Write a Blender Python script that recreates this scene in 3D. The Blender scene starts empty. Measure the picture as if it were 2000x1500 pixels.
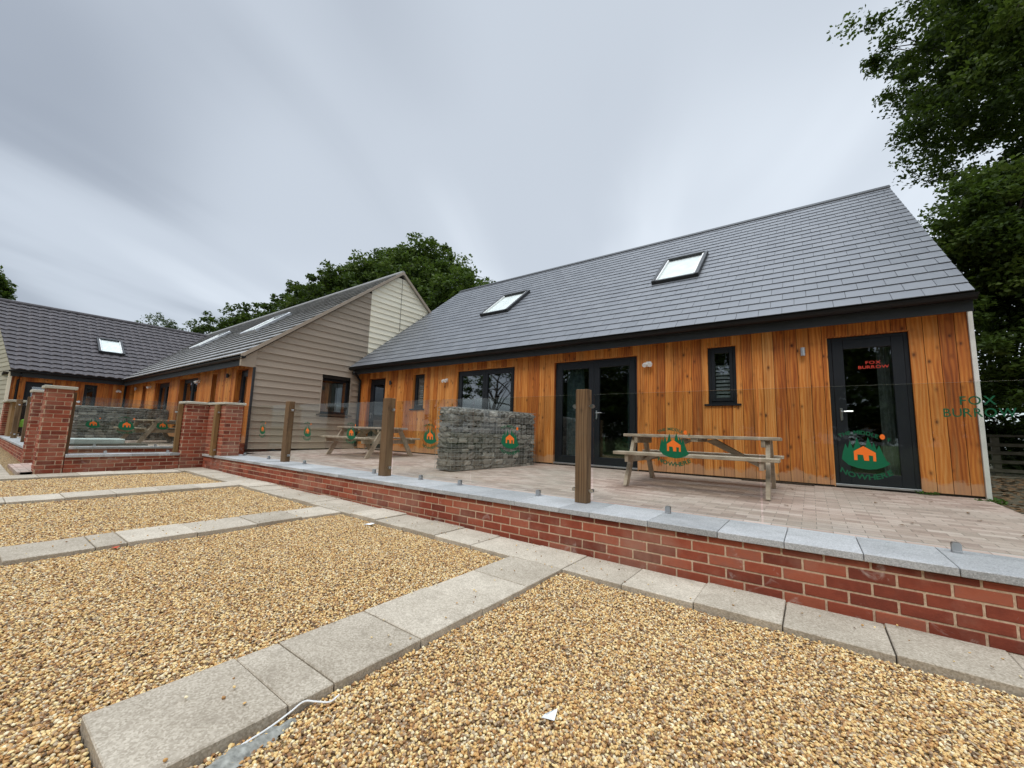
import bpy, math, random
import numpy as np
from mathutils import Vector, Matrix
R = math.radians
random.seed(7)
SC = bpy.context.scene
COL = SC.collection

# ------------------------------------------------------------------ camera
cam_d = bpy.data.cameras.new('camera'); cam = bpy.data.objects.new('camera', cam_d); COL.objects.link(cam)
pt, rl, yw = R(6.9215), R(1.7649), R(36.3356)
fw = Vector((-math.sin(yw)*math.cos(pt), math.cos(yw)*math.cos(pt), math.sin(pt)))
r0 = Vector((math.cos(yw), math.sin(yw), 0)); u0 = r0.cross(fw)
rv = r0*math.cos(rl)+u0*math.sin(rl); uv = -r0*math.sin(rl)+u0*math.cos(rl)
cam.matrix_world = Matrix(((rv.x, uv.x, -fw.x, 0), (rv.y, uv.y, -fw.y, 0), (rv.z, uv.z, -fw.z, 0), (0, 0, 0, 1)))
cam_d.sensor_width = 36; cam_d.lens = 794.975/2000*36; cam_d.clip_start = 0.05; cam_d.clip_end = 3000
SC.camera = cam

# ------------------------------------------------------------------ world: overcast sky with soft streaks
SUN_EL, SUN_ROT = R(52), R(200)
w = bpy.data.worlds.new('World'); SC.world = w; w.use_nodes = True
nt = w.node_tree; N = nt.nodes; L = nt.links
for n in list(N): N.remove(n)
def wn(t, **k):
    n = N.new(t)
    for a, b in k.items(): setattr(n, a, b)
    return n
def wmath(op, a, b=None, c=None):
    n = wn('ShaderNodeMath', operation=op)
    for i, v in enumerate((a, b, c)):
        if v is None: continue
        if isinstance(v, (int, float)): n.inputs[i].default_value = v
        else: L.new(v, n.inputs[i])
    return n.outputs[0]
out = wn('ShaderNodeOutputWorld'); bg = wn('ShaderNodeBackground'); L.new(bg.outputs[0], out.inputs[0])
tc = wn('ShaderNodeTexCoord'); sp = wn('ShaderNodeSeparateXYZ'); L.new(tc.outputs['Generated'], sp.inputs[0])
X, Y, Z = sp.outputs
den = wmath('ADD', wmath('MAXIMUM', Z, 0.0), 0.16)
px = wmath('DIVIDE', X, den); py = wmath('DIVIDE', Y, den)
a_ = R(20)   # streaks run away from the viewer, a little to the left
cu = wmath('ADD', wmath('MULTIPLY', px, math.cos(a_)), wmath('MULTIPLY', py, math.sin(a_)))
cv = wmath('SUBTRACT', wmath('MULTIPLY', py, math.cos(a_)), wmath('MULTIPLY', px, math.sin(a_)))
cb = wn('ShaderNodeCombineXYZ'); L.new(wmath('MULTIPLY', cu, 0.85), cb.inputs[0]); L.new(wmath('MULTIPLY', cv, 0.22), cb.inputs[1])
n1 = wn('ShaderNodeTexNoise'); L.new(cb.outputs[0], n1.inputs['Vector']); n1.inputs['Scale'].default_value = 1.6; n1.inputs['Detail'].default_value = 4.5; n1.inputs['Roughness'].default_value = 0.42
n1.inputs['Distortion'].default_value = 0.6
n2 = wn('ShaderNodeTexNoise'); L.new(tc.outputs['Generated'], n2.inputs['Vector']); n2.inputs['Scale'].default_value = 1.3; n2.inputs['Detail'].default_value = 1.5
bright = wn('ShaderNodeVectorMath', operation='DOT_PRODUCT'); L.new(tc.outputs['Generated'], bright.inputs[0]); bright.inputs[1].default_value = (-0.18, 0.66, 0.73)
g = wmath('MULTIPLY', wmath('SUBTRACT', bright.outputs['Value'], 0.80), 0.75)
g = wmath('MINIMUM', wmath('MAXIMUM', g, -0.35), 0.3)
low = wmath('MULTIPLY', wmath('SUBTRACT', 0.40, wmath('MINIMUM', wmath('MAXIMUM', Z, 0.0), 0.40)), 1.05)
dens = wmath('ADD', wmath('MULTIPLY', wmath('SUBTRACT', n1.outputs['Fac'], 0.5), wmath('ADD', 0.38, wmath('MULTIPLY', 2.0, wmath('SUBTRACT', 1.0, wmath('MINIMUM', 1.0, wmath('MULTIPLY', 1.35, wmath('MAXIMUM', Z, 0.0))))))), wmath('MULTIPLY', wmath('SUBTRACT', n2.outputs['Fac'], 0.5), 1.2))
fac = wmath('ADD', wmath('ADD', dens, g), wmath('ADD', low, 0.50))
cr = wn('ShaderNodeValToRGB'); L.new(fac, cr.inputs[0])
cr.color_ramp.interpolation = 'EASE'
e = cr.color_ramp.elements
e[0].position = 0.05; e[0].color = (0.29, 0.325, 0.38, 1)
e[1].position = 0.98; e[1].color = (0.76, 0.82, 0.885, 1)
m = e.new(0.48); m.color = (0.515, 0.565, 0.63, 1)
# the cloud is thinnest and brightest overhead
up = wmath('MULTIPLY', wmath('MAXIMUM', wmath('SUBTRACT', Z, 0.775), 0.0), 26.0)
up = wmath('ADD', up, 1.0)
vm = wn('ShaderNodeVectorMath', operation='SCALE'); L.new(cr.outputs[0], vm.inputs[0]); L.new(up, vm.inputs['Scale'])
sky = wn('ShaderNodeTexSky', sky_type='NISHITA'); sky.sun_disc = False; sky.sun_elevation = SUN_EL; sky.sun_rotation = SUN_ROT
va = wn('ShaderNodeVectorMath', operation='SCALE'); L.new(sky.outputs[0], va.inputs[0]); va.inputs['Scale'].default_value = 0.012
vb = wn('ShaderNodeVectorMath', operation='ADD'); L.new(vm.outputs[0], vb.inputs[0]); L.new(va.outputs[0], vb.inputs[1])
L.new(vb.outputs[0], bg.inputs[0]); bg.inputs[1].default_value = 1.0

sun_d = bpy.data.lights.new('sun', 'SUN'); sun_d.energy = 1.5; sun_d.angle = R(24); sun_d.color = (1, 0.96, 0.90)
sun = bpy.data.objects.new('sun', sun_d); COL.objects.link(sun)
sun_az = R(215)  # direction the light comes from, measured from +x
sdir = Vector((math.cos(R(282))*math.cos(SUN_EL), math.sin(R(282))*math.cos(SUN_EL), math.sin(SUN_EL)))
sun.rotation_euler = sdir.to_track_quat('Z', 'Y').to_euler()
SC.view_settings.view_transform = 'Standard'; SC.view_settings.look = 'None'; SC.view_settings.gamma = 1.0
SC.view_settings.use_curve_mapping = False; SC.view_settings.exposure = 0.16

# ------------------------------------------------------------------ materials
MT = {}
class NB:
    def __init__(s, name):
        s.m = bpy.data.materials.new(name); s.m.use_nodes = True; s.t = s.m.node_tree; s.n = s.t.nodes; s.l = s.t.links
        s.b = s.n['Principled BSDF']; s.o = s.n['Material Output']; MT[name] = s.m
    def new(s, t, **k):
        n = s.n.new(t)
        for a, b in k.items(): setattr(n, a, b)
        return n
    def link(s, a, b): s.l.new(a, b)
    def obj(s, scale=(1, 1, 1), rot=(0, 0, 0)):
        tcn = s.new('ShaderNodeTexCoord'); mp = s.new('ShaderNodeMapping'); s.link(tcn.outputs['Object'], mp.inputs[0])
        mp.inputs['Scale'].default_value = scale; mp.inputs['Rotation'].default_value = rot
        return mp.outputs[0]
    def attr(s, name='tint'):
        return s.new('ShaderNodeAttribute', attribute_name=name).outputs['Fac']
    def noise(s, vec, scale, detail=3, rough=.5, dist=0, dim='3D', w=None):
        n = s.new('ShaderNodeTexNoise'); n.noise_dimensions = dim; s.link(vec, n.inputs['Vector'])
        n.inputs['Scale'].default_value = scale; n.inputs['Detail'].default_value = detail; n.inputs['Roughness'].default_value = rough; n.inputs['Distortion'].default_value = dist
        if w is not None: s.link(w, n.inputs['W'])
        return n.outputs['Fac']
    def math(s, op, a, b=None, clamp=False):
        n = s.new('ShaderNodeMath', operation=op); n.use_clamp = clamp
        for i, v in enumerate((a, b)):
            if v is None: continue
            if isinstance(v, (int, float)): n.inputs[i].default_value = v
            else: s.link(v, n.inputs[i])
        return n.outputs[0]
    def ramp(s, f, stops, interp='LINEAR'):
        n = s.new('ShaderNodeValToRGB'); s.link(f, n.inputs[0]); cr = n.color_ramp; cr.interpolation = interp
        while len(cr.elements) < len(stops): cr.elements.new(.5)
        for el, (p, c) in zip(cr.elements, stops):
            el.position = p; el.color = (c, c, c, 1) if isinstance(c, (int, float)) else (*c, 1)
        return n.outputs[0]
    def mix(s, f, a, b, mode='MIX'):
        n = s.new('ShaderNodeMix', data_type='RGBA', blend_type=mode)
        for sock, v in ((n.inputs[0], f), (n.inputs[6], a), (n.inputs[7], b)):
            if isinstance(v, (int, float)): sock.default_value = v
            elif isinstance(v, tuple): sock.default_value = (*v, 1)
            else: s.link(v, sock)
        return n.outputs[2]
    def bump(s, h, strength=.5, dist=.01):
        n = s.new('ShaderNodeBump'); s.link(h, n.inputs['Height']); n.inputs['Strength'].default_value = strength; n.inputs['Distance'].default_value = dist
        s.link(n.outputs[0], s.b.inputs['Normal']); return n
    def base(s, c): 
        if isinstance(c, tuple): s.b.inputs['Base Color'].default_value = (*c, 1)
        else: s.link(c, s.b.inputs['Base Color'])
    def rough(s, r, spec=None):
        if isinstance(r, (int, float)): s.b.inputs['Roughness'].default_value = r
        else: s.link(r, s.b.inputs['Roughness'])
        if spec is not None: s.b.inputs['Specular IOR Level'].default_value = spec

def offset_vec(b, vec, t, amt):
    """shift texture coordinates by a per-face random amount so no two boards or stones repeat"""
    c = b.new('ShaderNodeCombineXYZ'); v = b.math('MULTIPLY', t, amt); b.link(v, c.inputs[0]); b.link(b.math('MULTIPLY', v, 1.7), c.inputs[2]); b.link(b.math('MULTIPLY', v, -.6), c.inputs[1])
    a = b.new('ShaderNodeVectorMath', operation='ADD'); b.link(vec, a.inputs[0]); b.link(c.outputs[0], a.inputs[1]); return a.outputs[0]

def wood_mat(name, stops, grain=(38, 38, 1.6), knots=1.0, rough=.62, gray=None, axis='Z', bumpk=.35, streak=False):
    b = NB(name); t = b.attr()
    sc = {'Z': grain, 'X': (grain[2], grain[0], grain[1]), 'Y': (grain[0], grain[2], grain[1])}[axis]
    v0 = b.obj(); v = offset_vec(b, v0, t, 37.0)
    mp = b.new('ShaderNodeMapping'); b.link(v, mp.inputs[0]); mp.inputs['Scale'].default_value = sc
    gr = b.noise(mp.outputs[0], 1.0, 4, .6, .6)
    big = b.new('ShaderNodeMapping'); b.link(v, big.inputs[0]); big.inputs['Scale'].default_value = tuple(x*.13 if x > 5 else x*.6 for x in sc)
    bn = b.noise(big.outputs[0], 1.0, 2, .5, 1.2)
    wv = b.new('ShaderNodeTexWave'); wv.wave_type = 'BANDS'; wv.bands_direction = 'X'; b.link(big.outputs[0], wv.inputs[0])
    wv.inputs['Scale'].default_value = 1.6; wv.inputs['Distortion'].default_value = 9; wv.inputs['Detail'].default_value = 2; wv.inputs['Detail Scale'].default_value = .8
    f = b.math('ADD', b.math('MULTIPLY', gr, .44), b.math('MULTIPLY', bn, .34)); f = b.math('ADD', f, b.math('MULTIPLY', wv.outputs['Fac'], .16))
    f = b.math('ADD', f, b.math('MULTIPLY', b.math('SUBTRACT', t, .5), .36))
    f = b.math('ADD', f, .02)
    col = b.ramp(f, stops)
    if knots > 0:
        km = b.new('ShaderNodeMapping'); b.link(v, km.inputs[0])
        km.inputs['Scale'].default_value = {'Z': (1, 1, .62), 'X': (.62, 1, 1), 'Y': (1, .62, 1)}[axis]
        vo = b.new('ShaderNodeTexVoronoi'); vo.feature = 'F1'; b.link(km.outputs[0], vo.inputs['Vector']); vo.inputs['Scale'].default_value = 8.6
        kd = b.math('MULTIPLY', vo.outputs['Distance'], b.math('ADD', .55, b.math('MULTIPLY', b.noise(v, 5.5, 2), 1.3)))
        kn = b.ramp(kd, [(.0, 1.0), (.10, .9), (.18, .35), (.34, 0.0)])
        sel = b.noise(v, 2.3, 1); sel = b.ramp(sel, [(.36, 0.0), (.52, 1.0)])
        kf = b.math('MULTIPLY', b.math('MULTIPLY', kn, sel), knots, True)
        col = b.mix(kf, col, tuple(x*.32 for x in stops[0][1]))
    if streak:
        sv = b.obj((5.5, 5.5, .45)); s1 = b.noise(sv, 1.0, 5, .65); s1 = b.ramp(s1, [(.45, 0.0), (.70, .55)]); col = b.mix(s1, col, (.19, .055, .013))
        s3 = b.noise(b.obj((16, 16, .9)), 1.0, 4, .6); s3 = b.ramp(s3, [(.55, 0.0), (.75, .35)]); col = b.mix(s3, col, (.74, .40, .13))
        sz = b.new('ShaderNodeSeparateXYZ'); b.link(v0, sz.inputs[0]); hn = b.noise(v0, 4.0, 5, .65); hh_ = b.math('SUBTRACT', b.math('MULTIPLY', hn, .42), sz.outputs[2])
        spl = b.ramp(hh_, [(.03, 0.0), (.07, .55)]); col = b.mix(spl, col, (.52, .33, .20))
    if gray:
        gm = b.noise(v0, 1.3, 4, .6); gm = b.ramp(gm, [(.42, 0.0), (.75, .55)]); col = b.mix(gm, col, gray)
    b.base(col); b.rough(rough, .35)
    b.bump(gr, bumpk, .004)
    return b.m

wood_mat('larch', [(.12, (.15, .030, .006)), (.33, (.40, .105, .015)), (.54, (.62, .215, .036)), (.84, (.76, .37, .115))], knots=.95, streak=True)
wood_mat('post_wood', [(.22, (.032, .018, .009)), (.42, (.12, .066, .030)), (.60, (.20, .12, .058)), (.85, (.30, .20, .11))], knots=.5, rough=.8, grain=(55, 55, 1.3), gray=(.15, .115, .075), bumpk=.7)
wood_mat('post_wood_light', [(.15, (.12, .066, .024)), (.5, (.25, .145, .055)), (.85, (.36, .23, .10))], knots=.25, rough=.75)
wood_mat('table_wood', [(.18, (.19, .145, .105)), (.48, (.38, .30, .225)), (.85, (.57, .475, .37))], knots=.25, rough=.8, axis='X', bumpk=.25)
wood_mat('fence_wood', [(.15, (.05, .045, .032)), (.5, (.11, .095, .07)), (.9, (.18, .16, .12))], knots=.2, rough=.85, axis='X')
wood_mat('bark', [(.15, (.03, .024, .018)), (.5, (.07, .058, .044)), (.9, (.13, .11, .085))], knots=0, rough=.95, bumpk=.8)

def brick_material():
    b = NB('brick'); t = b.attr(); v = b.obj()
    vo = offset_vec(b, v, t, 11.0)
    n = b.noise(vo, 14, 4, .6); f = b.math('ADD', b.math('MULTIPLY', t, .62), b.math('MULTIPLY', n, .42))
    col = b.ramp(f, [(.12, (.13, .035, .023)), (.35, (.22, .052, .030)), (.55, (.315, .076, .041)), (.75, (.38, .112, .062)), (.95, (.27, .11, .08))])
    st = b.noise(v, 1.9, 5, .65); st = b.ramp(st, [(.46, 0.0), (.74, .65)])
    col = b.mix(st, col, (.40, .235, .17))
    eff = b.noise(v, 5.0, 6, .7, .8); eff = b.ramp(eff, [(.60, 0.0), (.76, .7)]); col = b.mix(eff, col, (.60, .52, .46))
    b.base(col); b.rough(.88, .25); h = b.noise(v, 90, 4, .6); b.bump(h, .5, .004)
brick_material()
b = NB('mortar'); v = b.obj(); n = b.noise(v, 60, 4, .6); b.base(b.ramp(n, [(.3, (.46, .32, .21)), (.7, (.68, .52, .37))])); b.rough(.95, .2); b.bump(n, .6, .004)

def stone_mat(name, c0, c1, c2, speck=170, rough=.85, stain=.5, stainc=(.16, .14, .10)):
    b = NB(name); t = b.attr(); v = b.obj()
    sp_ = b.new('ShaderNodeTexVoronoi'); b.link(v, sp_.inputs['Vector']); sp_.inputs['Scale'].default_value = speck
    sr = b.new('ShaderNodeSeparateColor'); b.link(sp_.outputs['Color'], sr.inputs[0])
    nn = b.noise(offset_vec(b, v, t, 9.0), 3.2, 5, .62)
    f = b.math('ADD', b.math('MULTIPLY', sr.outputs[0], .30), b.math('MULTIPLY', nn, .45)); f = b.math('ADD', f, b.math('MULTIPLY', t, .20)); f = b.math('ADD', f, .06)
    col = b.ramp(f, [(.22, c0), (.52, c1), (.85, c2)])
    s2 = b.noise(v, 6.5, 6, .7, .6); s2 = b.ramp(s2, [(.56, 0.0), (.80, stain)]); col = b.mix(s2, col, stainc)
    b.base(col); b.rough(rough, .3); b.bump(b.noise(v, speck*.8, 3, .6), .35, .003)
stone_mat('slab', (.24, .20, .145), (.42, .365, .285), (.66, .59, .475), 150, stain=.6, stainc=(.20, .165, .12))
stone_mat('slab_side', (.20, .175, .135), (.31, .275, .215), (.44, .39, .31), 200, stain=.5)
stone_mat('coping', (.20, .205, .203), (.38, .385, .382), (.62, .625, .625), 190, rough=.6, stain=.6, stainc=(.22, .22, .21))
stone_mat('cap_stone', (.36, .34, .27), (.50, .48, .39), (.64, .62, .53), 260, stain=.45, stainc=(.22, .21, .13))

def gabion_mat():
    b = NB('gabion_stone'); t = b.attr(); v = b.obj()
    n = b.noise(offset_vec(b, v, t, 20.0), 11, 5, .65)
    f = b.math('ADD', b.math('MULTIPLY', t, .65), b.math('MULTIPLY', n, .4))
    col = b.ramp(f, [(.15, (.07, .066, .060)), (.42, (.185, .170, .150)), (.68, (.31, .282, .245)), (.95, (.50, .46, .40))])
    b.base(col); b.rough(.85, .3); b.bump(b.noise(v, 60, 5, .65), .7, .008)
gabion_mat()

def paving_mat():
    b = NB('block_paving'); v = b.obj()
    br = b.new('ShaderNodeTexBrick'); b.link(v, br.inputs['Vector']); br.offset = .5
    br.inputs['Scale'].default_value = 1.0; br.inputs['Brick Width'].default_value = .2; br.inputs['Row Height'].default_value = .1
    br.inputs['Mortar Size'].default_value = .0032; br.inputs['Mortar Smooth'].default_value = .35
    br.inputs['Color1'].default_value = (0, 0, 0, 1); br.inputs['Color2'].default_value = (1, 1, 1, 1); br.inputs['Mortar'].default_value = (.5, .5, .5, 1)
    sr = b.new('ShaderNodeSeparateColor'); b.link(br.outputs['Color'], sr.inputs[0])
    nn = b.noise(v, 4.0, 5, .62); n2 = b.noise(v, 55, 4, .6)
    f = b.math('ADD', b.math('MULTIPLY', sr.outputs[0], .36), b.math('MULTIPLY', nn, .42)); f = b.math('ADD', f, b.math('MULTIPLY', n2, .22))
    col = b.ramp(f, [(.22, (.28, .18, .145)), (.5, (.45, .325, .270)), (.8, (.62, .48, .415))])
    pat = b.noise(v, .55, 4, .6); pat = b.ramp(pat, [(.38, 0.0), (.70, .55)]); col = b.mix(pat, col, (.38, .36, .30))
    mf = b.math('MULTIPLY', br.outputs['Fac'], .62); col = b.mix(mf, col, (.14, .12, .095))
    b.base(col); b.rough(.9, .25)
    h = b.math('SUBTRACT', b.math('MULTIPLY', n2, .3), br.outputs['Fac']); b.bump(h, .8, .004)
paving_mat()

b = NB('slate'); t = b.attr(); v = b.obj(); nn = b.noise(offset_vec(b, v, t, 9), 7, 4, .6)
f = b.math('ADD', b.math('MULTIPLY', t, .28), b.math('MULTIPLY', nn, .45)); f = b.math('ADD', f, .12)
b.base(b.ramp(f, [(.2, (.092, .100, .113)), (.5, (.130, .139, .153)), (.85, (.178, .187, .200))]))
b.rough(b.ramp(f, [(.2, .40), (.8, .50)]), .75); b.bump(b.noise(v, 40, 4, .6), .15, .003)
b = NB('roof_tile_grey'); t = b.attr(); v = b.obj(); nn = b.noise(offset_vec(b, v, t, 9), 9, 4, .6)
f = b.math('ADD', b.math('MULTIPLY', t, .5), b.math('MULTIPLY', nn, .45))
b.base(b.ramp(f, [(.2, (.24, .24, .235)), (.5, (.33, .33, .32)), (.85, (.43, .42, .41))])); b.rough(.38, .9); b.bump(b.noise(v, 60, 4, .6), .2, .003)
b = NB('pantile'); v = b.obj(); nn = b.noise(v, 3.5, 5, .6); n2 = b.noise(v, 70, 3, .6)
f = b.math('ADD', b.math('MULTIPLY', nn, .7), b.math('MULTIPLY', n2, .3))
b.base(b.ramp(f, [(.3, (.055, .050, .052)), (.5, (.082, .074, .078)), (.75, (.115, .105, .108))])); b.rough(.66, .4); b.bump(n2, .4, .004)

def board_mat(name, c0, c1):
    b = NB(name); t = b.attr(); v = b.obj((1, 3, 12)); n = b.noise(v, 8, 4, .6)
    f = b.math('ADD', b.math('MULTIPLY', t, .5), b.math('MULTIPLY', n, .5)); b.base(b.ramp(f, [(.2, c0), (.8, c1)])); b.rough(.7, .35); b.bump(n, .25, .002)
board_mat('taupe_board', (.345, .28, .212), (.44, .365, .285))
board_mat('cream_board', (.86, .79, .62), (.94, .88, .71))
board_mat('sage_board', (.36, .33, .25), (.45, .42, .32))

def plain(name, c, r=.5, spec=.5, metal=0.0, var=.12, sc=6):
    b = NB(name); v = b.obj(); n = b.noise(v, sc, 4, .6)
    b.base(b.ramp(n, [(.3, tuple(x*(1-var) for x in c)), (.7, tuple(min(1, x*(1+var)) for x in c))])); b.rough(r, spec); b.b.inputs['Metallic'].default_value = metal
    return b.m
plain('anthracite', (.0095, .012, .016), .45, .35)
plain('fascia_grey', (.028, .032, .035), .55, .3)
plain('gutter_black', (.005, .005, .0055), .4, .3)
plain('dark_core', (.035, .030, .026), .9, .1)
plain('interior', (.10, .095, .09), .9, .1)
plain('white_trim', (.66, .65, .60), .5, .4)
plain('steel', (.62, .63, .64), .28, .5, 1.0)
plain('brushed_steel', (.50, .51, .52), .42, .5, 1.0)
plain('white_plastic', (.78, .78, .76), .4, .5)
plain('curtain_grey', (.30, .33, .31), .95, .1, 0, .3, 14)
plain('curtain_teal', (.16, .23, .24), .95, .1, 0, .3, 14)
plain('blind_white', (.80, .83, .84), .6, .3)
plain('blind_grey', (.30, .31, .27), .9, .2)
plain('roof_glass_blind', (.80, .83, .83), .5, .3)
plain('logo_green', (.0, .115, .050), .45, .4, 0, .05)
plain('logo_green_text', (.0, .085, .035), .5, .4, 0, .05)
plain('logo_orange', (.86, .17, .018), .5, .4, 0, .05)
plain('logo_red', (.62, .055, .03), .5, .4, 0, .05)
plain('wire', (.36, .36, .345), .45, .5, .6)
plain('polystyrene', (.62, .66, .64), .7, .3, 0, .10)
plain('lime', (.34, .72, .10), .6, .3)
plain('dark_metal', (.03, .032, .034), .5, .4)
plain('dead_leaf', (.16, .09, .045), .8, .2, 0, .4, 30)
plain('red_leaf', (.55, .10, .05), .7, .2, 0, .3, 30)
plain('paper', (.78, .80, .80), .7, .2)
plain('rag', (.27, .27, .24), .95, .1, 0, .45, 40)
plain('doormat', (.045, .032, .024), .95, .1, 0, .3, 60)
plain('sill_brown', (.10, .07, .05), .6, .3)

b = NB('window_glass'); g_ = b.new('ShaderNodeBsdfGlossy'); g_.inputs['Roughness'].default_value = .02; g_.inputs['Color'].default_value = (.92, .96, 1, 1)
tr = b.new('ShaderNodeBsdfTransparent'); tr.inputs['Color'].default_value = (.55, .60, .60, 1)
fr = b.new('ShaderNodeFresnel'); fr.inputs['IOR'].default_value = 1.55
mx = b.new('ShaderNodeMixShader'); ff = b.math('MINIMUM', b.math('MULTIPLY', fr.outputs[0], 4.0), .62)
b.link(ff, mx.inputs[0]); b.link(tr.outputs[0], mx.inputs[1]); b.link(g_.outputs[0], mx.inputs[2]); b.link(mx.outputs[0], b.o.inputs[0])
b = NB('balustrade_glass'); g_ = b.new('ShaderNodeBsdfGlossy'); g_.inputs['Roughness'].default_value = .01
tr = b.new('ShaderNodeBsdfTransparent'); tr.inputs['Color'].default_value = (.915, .938, .918, 1)
fr = b.new('ShaderNodeFresnel'); fr.inputs['IOR'].default_value = 1.45
mx = b.new('ShaderNodeMixShader'); ff = b.math('MINIMUM', b.math('MULTIPLY', fr.outputs[0], .45), .075)
b.link(ff, mx.inputs[0]); b.link(tr.outputs[0], mx.inputs[1]); b.link(g_.outputs[0], mx.inputs[2]); b.link(mx.outputs[0], b.o.inputs[0])
b = NB('glass_edge'); b.base((.72, .80, .76)); b.rough(.15, .8); tr = b.new('ShaderNodeBsdfTransparent'); mx = b.new('ShaderNodeMixShader'); mx.inputs[0].default_value = .85
b.link(tr.outputs[0], mx.inputs[1]); b.link(b.b.outputs[0], mx.inputs[2]); b.link(mx.outputs[0], b.o.inputs[0])

def leaf_mat(name, dark, mid, light):
    b = NB(name); t = b.attr(); col = b.ramp(t, [(.0, dark), (.55, mid), (1.0, light)])
    b.base(col); b.rough(.55, .25)
    trn = b.new('ShaderNodeBsdfTranslucent'); c2 = b.mix(.5, col, (.10, .16, .015)); b.link(c2, trn.inputs['Color'])
    mx = b.new('ShaderNodeMixShader'); mx.inputs[0].default_value = .38
    b.link(b.b.outputs[0], mx.inputs[1]); b.link(trn.outputs[0], mx.inputs[2]); b.link(mx.outputs[0], b.o.inputs[0])
leaf_mat('leaf_oak', (.018, .033, .007), (.044, .076, .013), (.125, .170, .030))
leaf_mat('leaf_maple', (.028, .050, .011), (.065, .110, .020), (.13, .175, .036))
leaf_mat('leaf_pale', (.055, .075, .04), (.10, .13, .07), (.16, .19, .11))
leaf_mat('leaf_weed', (.04, .09, .015), (.07, .16, .025), (.12, .24, .05))

def pebble_mat():
    b = NB('pebble'); oi = b.new('ShaderNodeObjectInfo'); v = b.obj()
    c = b.ramp(oi.outputs['Random'], [(.0, (.07, .042, .024)), (.12, (.26, .125, .05)), (.25, (.52, .275, .088)), (.40, (.68, .45, .17)), (.57, (.82, .65, .32)), (.68, (.48, .28, .11)), (.79, (.30, .21, .135)), (.91, (.88, .77, .50)), (1.0, (.22, .14, .09))])
    n = b.noise(v, 3, 3); c = b.mix(b.math('MULTIPLY', n, .12), c, (.62, .45, .24))
    b.base(c); b.rough(.6, .35)
pebble_mat()
def gravel_mat():
    b = NB('gravel_bed'); v = b.obj()
    vo = b.new('ShaderNodeTexVoronoi'); b.link(v, vo.inputs['Vector']); vo.inputs['Scale'].default_value = 78
    sr = b.new('ShaderNodeSeparateColor'); b.link(vo.outputs['Color'], sr.inputs[0])
    c = b.ramp(sr.outputs[0], [(.0, (.12, .08, .045)), (.2, (.34, .19, .07)), (.4, (.58, .36, .13)), (.62, (.72, .55, .26)), (.8, (.38, .28, .18)), (1.0, (.76, .64, .40))])
    dk = b.ramp(vo.outputs['Distance'], [(.25, 0.0), (.62, .75)]); c = b.mix(dk, c, (.10, .065, .03))
    b.base(c); b.rough(.8, .3); h = b.math('SUBTRACT', 1.0, vo.outputs['Distance']); b.bump(h, 1.0, .010)
gravel_mat()
def dirt_mat():
    b = NB('dirt'); v = b.obj(); n = b.noise(v, 2.2, 6, .7); n2 = b.noise(v, 30, 4, .7)
    f = b.math('ADD', b.math('MULTIPLY', n, .5), b.math('MULTIPLY', n2, .5))
    b.base(b.ramp(f, [(.32, (.045, .040, .025)), (.48, (.12, .10, .07)), (.60, (.20, .165, .12)), (.75, (.10, .12, .045))])); b.rough(.95, .2); b.bump(n2, 1.0, .03)
dirt_mat()
b = NB('grass_field'); v = b.obj(); n = b.noise(v, 1.2, 6, .7); b.base(b.ramp(n, [(.3, (.045, .07, .02)), (.7, (.10, .12, .045))])); b.rough(.95, .1)

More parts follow.
